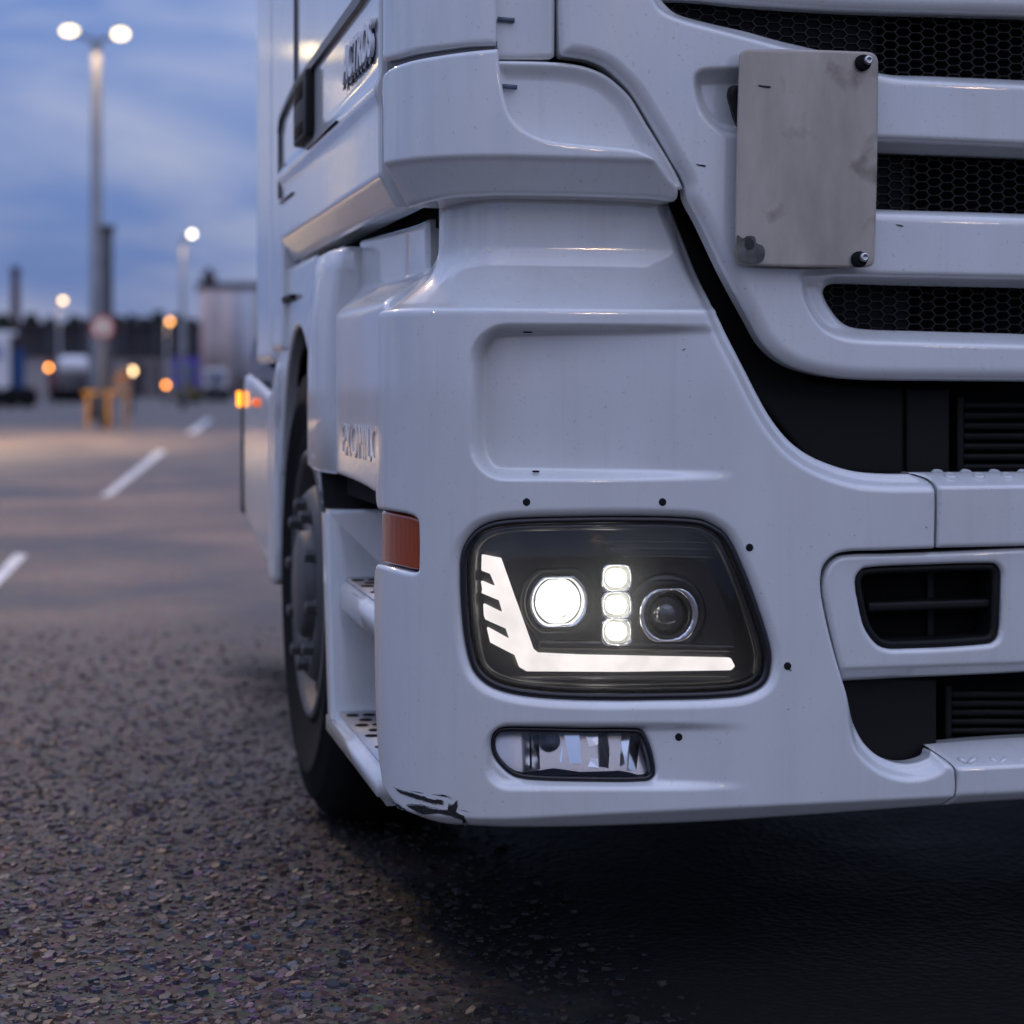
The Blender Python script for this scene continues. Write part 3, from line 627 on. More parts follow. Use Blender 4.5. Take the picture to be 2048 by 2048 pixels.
FAC = [[(1049, 1462, .022), (1080, 1464, .05), (1085, 1545, .05), (1050, 1552, .022)],
       [(1062, 1466, .024), (1078, 1466, .045), (1080, 1538, .04), (1064, 1536, .024)],
       [(1082, 1500, .05), (1100, 1510, .058), (1085, 1525, .045)], [(1100, 1510, .058), (1125, 1494, .045), (1124, 1526, .04)],
       [(1124, 1462, .05), (1158, 1462, .028), (1163, 1528, .028), (1128, 1526, .05)],
       [(1160, 1462, .055), (1196, 1462, .03), (1196, 1490, .03), (1168, 1496, .052)],
       [(1170, 1512, .05), (1196, 1518, .03), (1198, 1536, .03), (1168, 1532, .045)],
       [(1198, 1462, .028), (1214, 1462, .04), (1224, 1538, .045), (1200, 1532, .028)],
       [(1238, 1462, .05), (1262, 1462, .03), (1250, 1528, .03), (1228, 1538, .05)],
       [(1262, 1462, .035), (1284, 1464, .045), (1298, 1546, .05), (1256, 1540, .03)]]
for f in FAC: facet(tilt(f))
put('bulb_cap', lathe_mesh('bulb_cap', [(0.0, 0.020), (0.010, 0.016), (0.016, 0.006), (0.017, -0.01)], CAB.pt(1100, 1482, 0.045), (0, -1, 0), 24), GREYP, FL)
put('lower_bowl', mesh('lower_bowl', [CAB.pt(1050, 1545, .024), CAB.pt(1160, 1528, .05), CAB.pt(1260, 1545, .03), CAB.pt(1296, 1556, .02), CAB.pt(1160, 1560, .02)], [(0, 1, 2, 3, 4)]), GREYP, FL)

# ---- direction indicator at the corner
panel('indicator_lamp', CAB, trace(CAB, [(752, 1021, 1), (790, 1029), (824, 1037), (831, 1044), (832, 1130), (829, 1140), (790, 1133), (751, 1124, 1)]), AMBER, TRUCK, off=0.010, res=0.0025, thick=0.03, roll=0.003)

# ---- vent panel right of the headlight
VP_OUT = [(1696, 1369, 1), (1676, 1293), (1655, 1196), (1654, 1160), (1665, 1130), (1690, 1113), (1790, 1109), (1872, 1106), (2048, 1098), (2320, 1088, 1), (2320, 1328, 1), (2048, 1351), (1800, 1363)]
VENT = [(1718, 1165), (1724, 1148), (1738, 1138), (1840, 1132), (1985, 1128), (2002, 1131), (2012, 1145), (2013, 1165), (2010, 1253), (2004, 1280), (1986, 1291), (1798, 1301), (1769, 1296), (1750, 1279), (1735, 1253), (1724, 1208)]
vent_sz = trace(CAB, VENT)
zc1 = sz(1800, 1334)[1]
vp = panel('vent_panel', CAB, trace(CAB, VP_OUT), PAINT, TRUCK, holes=[vent_sz], off=lambda S, Z, D: 0.012 + 0.8 * np.clip(zc1 - Z, 0, 1), res=0.0035, thick=0.03, roll=0.008)
VG = bpy.data.objects.new('air_vent', None); COL.objects.link(VG); VG.parent = TRUCK; VG.location = -TRUCK.location
cx, cy = 1860, 1215
panel('vent_frame', CAB, trace(CAB, inset(VENT, 0.5), raw=True), BLACK, VG, holes=[trace(CAB, inset(VENT, 16), raw=True)], off=0.020, res=0.003, thick=0.05, roll=0.006)
panel('vent_back', CAB, trace(CAB, inset(VENT, 1), raw=True), DARK, VG, off=0.10, res=0.01, thick=0, roll=0)
panel('vent_slat', CAB, trace(CAB, [(1736, 1206), (2010, 1197), (2010, 1215), (1736, 1224)], 0.035, raw=True), BLACK, VG, off=0.032, res=0.003, thick=0.05, roll=0.004)
for x in (1868,):
    panel('vent_rib', CAB, trace(CAB, [(x, 1140), (x + 14, 1140), (x + 14, 1292), (x, 1292)], 0.06, raw=True), BLACK, VG, off=0.085, res=0.004, thick=0.01, roll=0.002)

# ---- centre step pieces of the bumper
ST_UP = [(1876, 1096, 1), (1877, 972), (1868, 958), (1832, 947, 1), (2048, 946), (2320, 944, 1), (2320, 1082, 1), (2048, 1092)]
z_t = sz(1960, 974)[1]
def step_off(zt): return lambda S, Z, D: 0.002 + 1.6 * np.clip(Z - zt, 0, 1) ** 1.0
stu = panel('bumper_step', CAB, trace(CAB, ST_UP), PAINT, TRUCK, off=step_off(z_t), res=0.004, thick=0.03, roll=0.006)
z_c2 = sz(1960, 1588)[1]; z_t2 = sz(1960, 1536)[1]
ST_LO = [(1897, 1617, 1), (1914, 1592), (1915, 1540), (1905, 1524), (1880, 1503, 1), (2048, 1491), (2320, 1480, 1), (2320, 1590, 1), (2048, 1606)]
stl = panel('bumper_step', CAB, trace(CAB, ST_LO), PAINT, TRUCK, off=lambda S, Z, D: 0.002 + 1.9 * np.clip(Z - z_t2, 0, 1) + 0.9 * np.clip(z_c2 - Z, 0, 1), res=0.004, thick=0.03, roll=0.005)
def stud_row(parent, y, x0, x1, dx, oo, r=0.011):
    x = x0
    while x < x1:
        p = CAB.pt(x, y, oo)
        put('tread_stud', lathe_mesh('tread_stud', [(r * 1.1, -0.004), (r, 0.002), (r * 0.75, 0.005), (r * 0.6, 0.0035), (0.0005, 0.0035)], p, (0, -0.35, 1), 20), PAINT, parent); x += dx
stud_row(stu, 953, 1900, 2300, 57, 0.03); stud_row(stu, 947, 1875, 2300, 57, 0.055)
for y, oo, x0 in ((1523, 0.020, 1935), (1508, 0.045, 1960)):
    for k in range(7):
        x = x0 + k * 62
        for sg in (-1, 1):
            a, b = CAB.pt(x + sg * 2, y + 4, oo - 0.008), CAB.pt(x + sg * 22, y - 3, oo + 0.008)
            put('tread_bar', tube_mesh('tread_bar', [a, (a + b) / 2 + Vector((0, 0, 0.003)), b], [0.003, 0.006, 0.003], 8), PAINT, stl)

# ---- dark openings in the front
box('engine_cover', (0.72, Y0 + 0.185, 0.30), (3.0, Y0 + 1.9, 1.9), DARK, TRUCK)
def black_panel(name, pts, o, mat=BLACK, thick=0.01, roll=0.004, res=0.006): return panel(name, CAB, trace(CAB, [(*p, 1) for p in pts], o, raw=True), mat, TRUCK, off=o, res=res, thick=thick, roll=roll)
black_panel('opening_liner', [(1330, 380), (1500, 640), (1620, 760), (1810, 775), (1810, 952), (1640, 950), (1480, 760), (1320, 420)], 0.135)
black_panel('opening_liner', [(1814, 775), (1900, 775), (1900, 955), (1814, 955)], 0.128)
def radiator(x0, x1, y0, y1, o, n):
    b = bpy.data.objects.new('radiator_grille', None); COL.objects.link(b); b.parent = TRUCK; b.location = -TRUCK.location
    for k in range(n):
        y = y0 + (y1 - y0) * (k + 0.5) / n; h = (y1 - y0) / n * 0.32
        panel('slat', CAB, trace(CAB, [(x0, y - h), (x1, y - h), (x1, y + h), (x0, y + h)], o, raw=True), BLACK, b, off=o, res=0.006, thick=0.02, roll=0.003)
    panel('frame_post', CAB, trace(CAB, [(x0 - 14, y0 - 10), (x0, y0 - 10), (x0, y1 + 10), (x0 - 14, y1 + 10)], o, raw=True), BLACK, b, off=o - 0.006, res=0.005, thick=0.03, roll=0.004)
radiator(1926, 2320, 800, 945, 0.14, 7)
radiator(1902, 2320, 1380, 1490, 0.12, 6)
black_panel('opening_liner', [(1660, 1340), (1874, 1360), (1874, 1530), (1800, 1545), (1660, 1500)], 0.07)

# ---- grille bonnet panel
GR = [(1122, -420, 1), (1122, 0), (1124, 98), (1128, 108), (1140, 111), (1178, 117), (1212, 131), (1240, 154), (1269, 185), (1306, 245), (1349, 319), (1374, 364), (1380, 396), (1405, 444), (1454, 547), (1501, 634), (1534, 691), (1578, 728), (1635, 748), (1702, 758), (1802, 761), (2048, 763), (2320, 767, 1), (2320, -420, 1)]
OP1 = [(1330, -6, 1), (1349, 14), (1371, 26), (1434, 43), (1500, 58), (1568, 77), (1662, 100), (1720, 122), (1779, 144), (1870, 148), (2048, 156), (2320, 168, 1), (2320, 40, 1), (2048, 29), (1735, 20), (1601, 13), (1480, 4), (1400, -4)]
OP2 = [(1700, 300, 1), (1755, 301), (2048, 312), (2320, 322, 1), (2320, 436, 1), (2048, 426), (1755, 417), (1700, 415, 1)]
OP3 = [(1658, 586), (1664, 571), (1680, 566), (1802, 569), (2048, 574), (2320, 580, 1), (2320, 678, 1), (2048, 667), (1836, 661), (1735, 657), (1702, 648), (1678, 624)]
op_sz = [trace(CAB, p, 0.02) for p in (OP1, OP2, OP3)]
RIM3 = trace(CAB, [(1601, 565), (1603, 552), (1625, 546), (1800, 547), (2048, 551), (2330, 556, 1), (2330, 704, 1), (2048, 695), (1800, 688), (1702, 683), (1655, 668), (1628, 641), (1608, 604)], 0.01)
RIM1 = trace(CAB, [(1290, -60), (1310, 10), (1340, 34), (1430, 60), (1560, 95), (1660, 118), (1760, 152), (1870, 164), (2048, 172), (2330, 184, 1), (2330, -60, 1)], 0.01)
RIM2 = trace(CAB, [(1690, 272, 1), (1800, 273), (2048, 284), (2330, 296, 1), (2330, 446, 1), (2048, 436), (1755, 427), (1690, 425, 1)], 0.01)
PK = trace(CAB, [(1388, 160), (1394, 145), (1411, 138), (1474, 136), (1560, 136), (1560, 272), (1457, 270), (1428, 254), (1405, 226), (1391, 190)], 0.01)
def gr_off(S, Z, D):
    o = np.full(S.shape, 0.010)
    for rm, dep, w in ((RIM3, 0.022, 0.022), (RIM1, 0.018, 0.016), (RIM2, 0.022, 0.022)):
        d = -sdf(S, Z, rm); o = o + dep * sstep(-0.002, w, d)
    d = -sdf(S, Z, PK); o = o + 0.030 * sstep(-0.003, 0.022, d)
    t = np.clip(1 - D / 0.022, 0, 1); o = o + 0.012 * t * t
    return o
panel('grille_panel', CAB, trace(CAB, GR, 0.01), PAINT, TRUCK, holes=op_sz, off=gr_off, res=0.0034, thick=0.03, roll=0.005)
def hexmesh(name, poly, x0, x1, y0, y1, o):
    """moulded honeycomb: flat-topped cells, each a ring with depth"""
    s0, zb = CAB.sz(x0, y1, o); s1, zt = CAB.sz(x1, y0, o); w = 0.0233; h = 0.0151; V, F = [], []; y_f = Y0 + o
    col = 0; xx = Y0 * 0; X = CAB.at(s0, 0)[0]; X1 = CAB.at(s1, 0)[0]
    P = np.array(poly); 
    while X < X1:
        z = zb - (h / 2 if col % 2 else 0)
        while z < zt + h:
            ss = s0 + (X - CAB.at(s0, 0)[0])
            if float(sdf(np.array([ss]), np.array([z]), poly)[0]) < 0.02:
                b = len(V); hw = 0.0150; q = 0.0083
                pts = [(-hw, 0), (-q, h / 2), (q, h / 2), (hw, 0), (q, -h / 2), (-q, -h / 2)]
                for sc, yy in ((1.0, 0), (0.93, 0), (0.91, 0.012)):
                    for px_, pz in pts: V.append((X + px_ * sc, y_f + yy, z + pz * sc))
                for r in range(2):
                    for k in range(6): F.append((b + r * 6 + k, b + r * 6 + (k + 1) % 6, b + r * 6 + 6 + (k + 1) % 6, b + r * 6 + 6 + k))
            z += h
        X += w; col += 1
    return put(name, mesh(name, V, F), MESHP, TRUCK)
for p, e in zip(op_sz, ((1335, 2320, -10, 172), (1690, 2320, 298, 440), (1650, 2320, 560, 682))):
    hexmesh('grille_mesh', p, *e, 0.066)
black_panel('grille_blank', [(1320, -20), (1755, -20), (1755, 140), (1320, 60)], 0.070, DARK)
black_panel('grille_blank', [(1690, 290), (1822, 290), (1822, 430), (1690, 430)], 0.070, DARK)
black_panel('grille_blank', [(1640, 555), (1820, 555), (1820, 670), (1640, 670)], 0.070, DARK)
black_panel('plate_bracket', [(1462, 170), (1600, 170), (1600, 300), (1500, 300), (1470, 235), (1458, 190)], -0.004)

# ---- blank square plate
plq = [(1479, 120), (1483, 104), (1497, 98, 0), (1734, 104), (1750, 110), (1756, 126), (1749, 514), (1744, 530), (1730, 535), (1498, 531), (1478, 524), (1471, 506)]
PLATEO = panel('number_plate', CAB, trace(CAB, plq, -0.02), PLATE, TRUCK, off=-0.022, res=0.004, thick=0.004, roll=0.0015)
def burn(S, Z, D): return np.full(S.shape, -0.0232)
panel('worn_corner', CAB, trace(CAB, [(1474, 470), (1486, 477), (1494, 472), (1510, 474), (1513, 486), (1526, 492), (1530, 508), (1525, 522), (1518, 526), (1500, 527), (1482, 521), (1475, 505)], -0.023), simple("plate_burn", (0.10, 0.098, 0.095), 0.5, 0.3, var=0.6, bscale=35), PLATEO, off=burn, res=0.002, thick=0, roll=0)
panel('worn_corner', CAB, trace(CAB, [(1493, 478), (1505, 479), (1508, 492), (1500, 500), (1490, 494)], -0.023), simple("soot", (0.025, 0.024, 0.024), 0.7), PLATEO, off=lambda S, Z, D: np.full(S.shape, -0.0242), res=0.002, thick=0, roll=0)
for x, y in ((1732, 122), (1724, 515)):
    p = CAB.pt(x, y, -0.026); pw = CAB.pt(x - 7, y + 4, -0.024)
    put('rubber_washer', lathe_mesh('rubber_washer', [(0.0135, 0.0), (0.0135, 0.005), (0.010, 0.008), (0.003, 0.008)], pw, (0, -1, 0), 24), RUBBER, PLATEO)
    put('bolt', lathe_mesh('bolt', [(0.0075, 0.0), (0.0075, 0.012), (0.006, 0.014), (0.0032, 0.014), (0.003, 0.010), (0.0002, 0.010)], p, (0, -1, 0), 24), STEEL, PLATEO)

# ---- corner fairing above the bumper
LIP = [(766, 350, 1), (765, 250), (764, 165), (768, 146), (790, 131), (830, 119), (888, 109), (940, 102), (996, 97, 1), (999, 130), (1003, 159), (1010, 196), (1024, 233), (1050, 259), (1092, 278), (1163, 288), (1263, 297), (1292, 306), (1320, 325), (1343, 350), (1362, 368), (1369, 384), (1364, 398), (1320, 394), (1149, 388), (1007, 386), (950, 388), (878, 392), (795, 405), (766, 413, 1)]
z_lc = CAB.sz(950, 314)[1]
def lip_off(S, Z, D): return 0.55 * np.clip(z_lc - Z, 0, 1) + 0.004 * sstep(0.004, -0.004, Z - z_lc)
panel('corner_fairing', CAB, trace(CAB, LIP), PAINT, TRUCK, off=lip_off, res=0.0035, thick=0.07, roll=0.006)
INN = [(985, 122, 1), (1000, 122), (1109, 125), (1163, 132), (1206, 148), (1240, 174), (1263, 199), (1292, 248), (1320, 293), (1349, 342), (1366, 379, 1), (1330, 384), (1100, 380), (985, 370, 1)]
def inn_off(S, Z, D): return 0.040 - 0.012 * (1 - sstep(0.0, 0.030, D))
panel('corner_inner_panel', CAB, trace(CAB, INN, 0.035), PAINT, TRUCK, off=inn_off, res=0.0035, thick=0.03, roll=0.007)
panel('corner_inner_panel', CAB, trace(CAB, [(980, -400, 1), (1111, -400, 1), (1110, 108), (1106, 117), (980, 118, 1)], 0.035), PAINT, TRUCK, off=0.036, res=0.006, thick=0.03, roll=0.005)
panel('corner_top_panel', CAB, trace(CAB, [(764, -420, 1), (993, -420, 1), (992, 90, 1), (940, 92), (888, 98), (830, 107), (790, 117), (764, 124, 1)], 0.004), PAINT, TRUCK, off=lambda S, Z, D: 0.004 + 0.0 * S, res=0.006, thick=0.05, roll=0.006)
panel('seam_groove', CAB, trace(CAB, [(766, 112, 1), (888, 88), (994, 80, 1), (996, 108, 1), (888, 120), (766, 148, 1)], 0.02), simple("seam_grey", (0.16, 0.16, 0.17), 0.6), TRUCK, off=0.018, res=0.005, thick=0.01, roll=0)
black_panel('gap_liner', [(990, -400), (1135, -400), (1135, 122), (1260, 160), (1400, 400), (1460, 560), (1330, 560), (1300, 400), (1000, 390)], 0.150, GAP)
for x, y in ((1003, 38), (1008, 172)):
    a, b = CAB.pt(x - 8, y, 0.030), CAB.pt(x + 26, y + 3, 0.030)
    put('hinge_pin', tube_mesh('hinge_pin', [a, b], 0.004, 10), GREYP, TRUCK)

# ---- cab side (door side plane)
SIDE = Prof(XS + 0.004, Y0 - 0.5, 0.01, 6.2, XS + 0.1)
zl, zb, ztop = 1.316, 1.262, 2.05
def s_of_Y(Y): return 6.2 - Y
zcr = 1.46
def door_off(S, Z, D):
    o = 0.55 * np.clip(zl - Z, 0, 1) + 0.010 * sstep(zcr - 0.02, zcr + 0.012, Z) * 0.0
    o = o - 0.008 * np.exp(-((Z - zcr) / 0.02) ** 2)
    return o
def side_rect(Ya, Yb, z0, z1): return [(s_of_Y(Ya), z0), (s_of_Y(Yb), z0), (s_of_Y(Yb), z1), (s_of_Y(Ya), z1)]
panel('door', SIDE, side_rect(4.785, Y0 + RC + 0.012, zb, ztop), PAINT, TRUCK, off=door_off, res=0.006, thick=0.04, roll=0.006)
DOOR = bpy.data.objects['door']
panel('cab_rear_panel', SIDE, side_rect(5.02, 4.80, 1.05, ztop), PAINT, TRUCK, off=lambda S, Z, D: 0.004 + 0.0 * S, res=0.008, thick=0.04, roll=0.010)
panel('side_deflector', SIDE, side_rect(5.42, 5.04, 1.02, 3.0), PAINT, TRUCK, off=lambda S, Z, D: 0.006 + 0.35 * np.clip(S - s_of_Y(5.16), 0, 1) * 0 + 0.0 * S, res=0.012, thick=0.04, roll=0.02)
XD = XS + 0.001
def ribbon(name, pts, half, mat, parent, th=0.006):
    V, F = [], []
    for (Y, z), hf in zip(pts, half):
        V += [(XD - th, Y, z - hf), (XD - th, Y, z + hf), (XD + 0.004, Y, z + hf * 1.1), (XD + 0.004, Y, z - hf * 1.1)]
    for i in range(len(pts) - 1):
        for k in range(4): F.append((i * 4 + k, i * 4 + (k + 1) % 4, i * 4 + 4 + (k + 1) % 4, i * 4 + 4 + k))
    F.append((0, 1, 2, 3)); n = len(pts) * 4; F.append((n - 4, n - 1, n - 2, n - 3))
    return put(name, mesh(name, V, F), mat, parent)
SEALG = simple("window_seal", (0.035, 0.034, 0.036), 0.35)
ribbon('window_seal', [(3.33, 1.655), (3.5, 1.645), (3.9, 1.638), (4.3, 1.632), (4.47, 1.628)], [0.011, 0.011, 0.010, 0.009, 0.008], SEALG, DOOR)
ribbon('door_seam', [(4.47, 1.628), (4.6, 1.615), (4.74, 1.597), (4.77, 1.57)], [0.008, 0.007, 0.006, 0.006], SEALG, DOOR)
box('door_seam', (XD - 0.004, 4.766, 1.41), (XD + 0.006, 4.784, 1.58), SEALG, DOOR)
box('door_seam', (XD - 0.003, 4.462, 1.64), (XD + 0.006, 4.470, 2.04), SEALG, DOOR)
for (ya, za, yb, zb_) in ((4.62, 1.475, 4.76, 1.487), (4.52, 1.40, 4.78, 1.40), (3.75, 1.462, 4.2, 1.462)):
    me = tube_mesh('door_groove', [(XD - 0.0075 if za > 1.45 and za < 1.47 else XD, ya, za), (XD - 0.0075 if za > 1.45 and za < 1.47 else XD, yb, zb_)], 0.0025, 8); put('door_groove', me, SEALG, DOOR)
# handle
hd = put('door_handle', box_mesh('door_handle', (XD - 0.016, 4.15, 1.484), (XD + 0.01, 4.37, 1.626), 0.007, 3), BLACK, DOOR)
put('handle_recess', box_mesh('handle_recess', (XD - 0.0172, 4.20, 1.570), (XD - 0.01, 4.34, 1.61), 0.004), DARK, hd)
put('handle_recess', box_mesh('handle_recess', (XD - 0.0172, 4.20, 1.495), (XD - 0.01, 4.34, 1.525), 0.004), DARK, hd)
# lettering on the door, reads from rear to front
M = Matrix(((0, 0, -1, XD - 0.003), (-1, 0, 0, 0), (0, 1, 0, 0), (0, 0, 0, 1)))
xf = Matrix.Translation(Vector((0, 3.68, 1.524))) @ M @ Matrix(((0.98, 0.22, 0, 0), (0, 1, 0, 0), (0, 0, 1, 0), (0, 0, 0, 1)))
lm = text_mesh('lettering', 'ACTROS', 0.088, 0.003, xf, 0.0015); lo = put('door_lettering', lm, simple('letter_white', (0.75, 0.76, 0.78), 0.35), DOOR)
lm2 = text_mesh('letter_shadow', 'ACTROS', 0.088, 0.0015, Matrix.Translation(Vector((0.0025, 0.016, -0.007))) @ xf, 0.003); put('letter_shade', lm2, simple("navy_shade", (0.01, 0.015, 0.04), 0.3), DOOR)  # navy copy set low and back as the letters' painted shadow

# ---- lower side panel behind the bumper corner, shoulder continues round
LOWS = Prof(XS + 0.012, Y0, RC - 0.012, 6.2, 3.0)
def s2(Y): return 6.2 - Y
def low_off(S, Z, D):
    fr = sstep(s2(4.25), s2(3.45), S)
    t = sstep(1.095, 1.16, Z); o = 0.085 * t * (0.25 + 0.75 * fr)
    # shallow pocket above the ledge
    return o
side_p = [(s2(3.80), 1.17), (s2(3.42), 1.17), (s2(3.36), 1.24), (s2(3.80), 1.24)]
LO_OUT = [(s2(3.90), 0.79), (s2(3.6), 0.785), (s2(3.33), 0.775), (s2(3.285), 0.775), (s2(3.285), 1.075), (s2(3.315), 1.10), (s2(3.355), 1.13), (s2(3.385), 1.165), (s2(3.39), 1.25), (s2(3.90), 1.25)]
lowp = panel('lower_side_panel', LOWS, LO_OUT, PAINT, TRUCK, off=low_off, res=0.005, thick=0.03, roll=0.01)
EMB = make_paint("embossed_paint", (0.69, 0.71, 0.715))
xf2 = Matrix.Translation(Vector((XS + 0.010, 3.80, 0.832))) @ Matrix(((0, 0, -1, 0), (-1, 0, 0, 0), (0, 1, 0, 0), (0, 0, 0, 1))) @ Matrix.Diagonal((1.15, 1.0, 1, 1))
put('embossed_lettering', text_mesh('embossed_lettering', 'EXOMILC', 0.088, 0.0007, xf2), EMB, lowp)
# fender flange in front of the wheel
def fender():
    V, F = [], []; n = 14; zs = [0.79, 0.80, 0.9, 1.0, 1.1, 1.19, 1.225, 1.235]
    for z in zs:
        lean = 0.05 * max(0, (z - 1.05) / 0.19) ** 1.5; ins = 0.012 if z in (0.79, 1.235) else 0
        for k in range(n + 1):
            t = k / n; Y = 3.90 + 0.40 * t - lean * 0.6
            x = XS - 0.012 + 0.035 * (2 * abs(t - 0.45)) ** 3 + ins + lean * 0.3
            V.append((x, Y, z))
        V.append((XS + 0.10, 4.32, z)); V.append((XS + 0.10, 3.90, z))
    m = n + 3
    for i in range(len(zs) - 1):
        for k in range(m): F.append((i * m + k, i * m + (k + 1) % m, (i + 1) * m + (k + 1) % m, (i + 1) * m + k))
    F.append(tuple(range(m))); F.append(tuple(range((len(zs) - 1) * m, len(zs) * m)))
    return put('wheel_fender', mesh('wheel_fender', V, F, True), PAINT, TRUCK)
fender()
# fender arch over the wheel, with its dark liner
def arch(name, r0, r1, x0, x1, mat, a0=10, a1=165, cy_=4.43, cz=0.53, n=30):
    V, F = [], []
    for i in range(n + 1):
        a = R_(a0 + (a1 - a0) * i / n)
        for r, x in ((r0, x0), (r1, x0), (r1, x1), (r0, x1)): V.append((x, cy_ + r * math.cos(a), cz + r * math.sin(a)))
    for i in range(n):
        for k in range(4): F.append((i * 4 + k, i * 4 + (k + 1) % 4, i * 4 + 4 + (k + 1) % 4, i * 4 + 4 + k))
    F.append((3, 2, 1, 0)); F.append((n * 4, n * 4 + 1, n * 4 + 2, n * 4 + 3))
    return put(name, mesh(name, V, F, False), mat, TRUCK)
arch('wheel_arch_liner', 0.55, 0.57, XS + 0.05, 1.0, DARK, a0=10, a1=150, cy_=4.50)
def arch_skin():
    # white skin above the arch between fender and rear corner panel
    P = [(4.29, 0.80)]; c = (4.59, 0.53)
    for k in range(25):
        a = R_(162 - 140 * k / 24); P.append((c[0] + 0.385 * -math.cos(math.pi - a), c[1] + 0.57 * math.sin(a)))
    top = [(5.05, 1.03), (5.05, 1.245), (4.29, 1.245)]
    poly = [(s2(Y), z) for Y, z in P[1:]] + [(s2(Y), z) for Y, z in top]
    panel('arch_skin', SIDE, poly, PAINT, TRUCK, off=0.018, res=0.006, thick=0.03, roll=0.006)
arch_skin()
box('arch_seam', (XS + 0.008, 4.62, 1.165), (XS + 0.03, 4.80, 1.176), GAP, TRUCK)
box('wheel_well_wall', (0.98, 3.95, 0.3), (1.05, 5.1, 1.2), DARK, TRUCK)
box('wheel_well_wall', (XS + 0.10, 3.98, 0.74), (1.0, 4.02, 1.2), DARK, TRUCK)
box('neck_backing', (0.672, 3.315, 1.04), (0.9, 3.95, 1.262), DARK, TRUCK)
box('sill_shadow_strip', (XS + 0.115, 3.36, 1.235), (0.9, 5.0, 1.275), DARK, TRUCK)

# ---- entry steps behind the bumper corner
EN = bpy.data.objects.new('entry_steps', None); COL.objects.link(EN); EN.parent = TRUCK; EN.location = -TRUCK.location
def rear_wall():
    # wall at the back of the step well, outer post leaning in at the foot
    V = [(XS + 0.004, 3.99, 0.715), (XS + 0.004, 3.90, 0.30), (0.95, 3.86, 0.30), (0.95, 3.88, 0.715), (XS + 0.004, 4.05, 0.715), (XS + 0.004, 3.95, 0.30), (0.95, 3.90, 0.30), (0.95, 3.92, 0.715)]
    F = [(0, 1, 2, 3), (7, 6, 5, 4), (0, 4, 5, 1), (3, 2, 6, 7), (0, 3, 7, 4), (1, 5, 6, 2)]
    me = mesh('well_wall', V, F); bm = bmesh.new(); bm.from_mesh(me); bmesh.ops.bevel(bm, geom=bm.edges[:], offset=0.008, segments=2, affect='EDGES'); bm.to_mesh(me); bm.free()
    put('well_wall', me, PAINT, EN)
rear_wall()
def slant_box(name, x0f, x0r, x1, yf, yr, z0, z1, mat, bev):
    V = [(x0f, yf, z0), (x1, yf, z0), (x1, yr, z0), (x0r, yr, z0), (x0f, yf, z1), (x1, yf, z1), (x1, yr, z1), (x0r, yr, z1)]
    F = [(3, 2, 1, 0), (4, 5, 6, 7), (0, 1, 5, 4), (1, 2, 6, 5), (2, 3, 7, 6), (3, 0, 4, 7)]
    me = mesh(name, V, F); bm = bmesh.new(); bm.from_mesh(me); bmesh.ops.bevel(bm, geom=bm.edges[:], offset=bev, segments=3, affect='EDGES'); bm.to_mesh(me); bm.free()
    me.polygons.foreach_set('use_smooth', [True] * len(me.polygons)); return put(name, me, mat, EN)
slant_box('step', XS + 0.012, XS + 0.025, 0.95, 3.30, 3.93, 0.515, 0.583, PAINT, 0.012)
slant_box('step', XS - 0.002, XS + 0.004, 0.95, 3.28, 3.99, 0.262, 0.323, PAINT, 0.016)
t1 = slant_box('step_tread', XS + 0.022, XS + 0.032, 0.90, 3.32, 3.90, 0.580, 0.588, TREAD, 0.003)
t2_ = slant_box('step_tread', XS + 0.012, XS + 0.016, 0.90, 3.30, 3.88, 0.320, 0.328, TREAD, 0.003)
for tt, zz, x0 in ((t1, 0.5885, XS + 0.045), (t2_, 0.3285, XS + 0.035)):
    for i in range(5):
        for j in range(9):
            c = (x0 + 0.032 * i + (0.016 if j % 2 else 0), 3.36 + 0.058 * j, zz)
            put('tread_hole', lathe_mesh('tread_hole', [(0.0125, -0.001), (0.0125, 0.0006), (0.0105, 0.0012), (0.0005, 0.0012)], c, (0, 0, 1), 14), DARK, tt)
box('well_back', (0.93, 3.30, 0.30), (0.96, 4.0, 0.80), DARK, EN)
box('well_roof', (XS + 0.05, 3.30, 0.745), (0.95, 4.0, 0.80), DARK, EN)
box('corner_bracket', (XS + 0.06, 3.30, 0.35), (XS + 0.10, 3.33, 0.75), DARK, EN)

# ---- front wheel
WC = Vector((0.585, 4.47, 0.52))
WH = bpy.data.objects.new('front_wheel', None); COL.objects.link(WH); WH.parent = TRUCK; WH.location = -TRUCK.location
put('tyre', lathe_mesh('tyre', [(0.295, 0.0), (0.31, 0.018), (0.33, 0.016), (0.34, 0.022), (0.36, 0.022), (0.365, 0.027), (0.40, 0.030), (0.405, 0.034), (0.42, 0.033), (0.425, 0.027), (0.47, 0.022), (0.475, 0.014), (0.50, 0.0), (0.515, -0.03), (0.52, -0.10), (0.52, -0.22), (0.50, -0.29), (0.40, -0.31), (0.30, -0.29)], WC, (-1, 0, 0), 72), RUBBER, WH)
put('rim', lathe_mesh('rim', [(0.300, 0.004), (0.300, 0.022), (0.286, 0.026), (0.275, 0.012), (0.262, -0.02), (0.245, -0.035), (0.215, 0.012), (0.20, 0.028), (0.155, 0.022), (0.120, 0.018), (0.118, 0.035), (0.105, 0.045), (0.0, 0.048)], WC, (-1, 0, 0), 72), SILVER, WH)
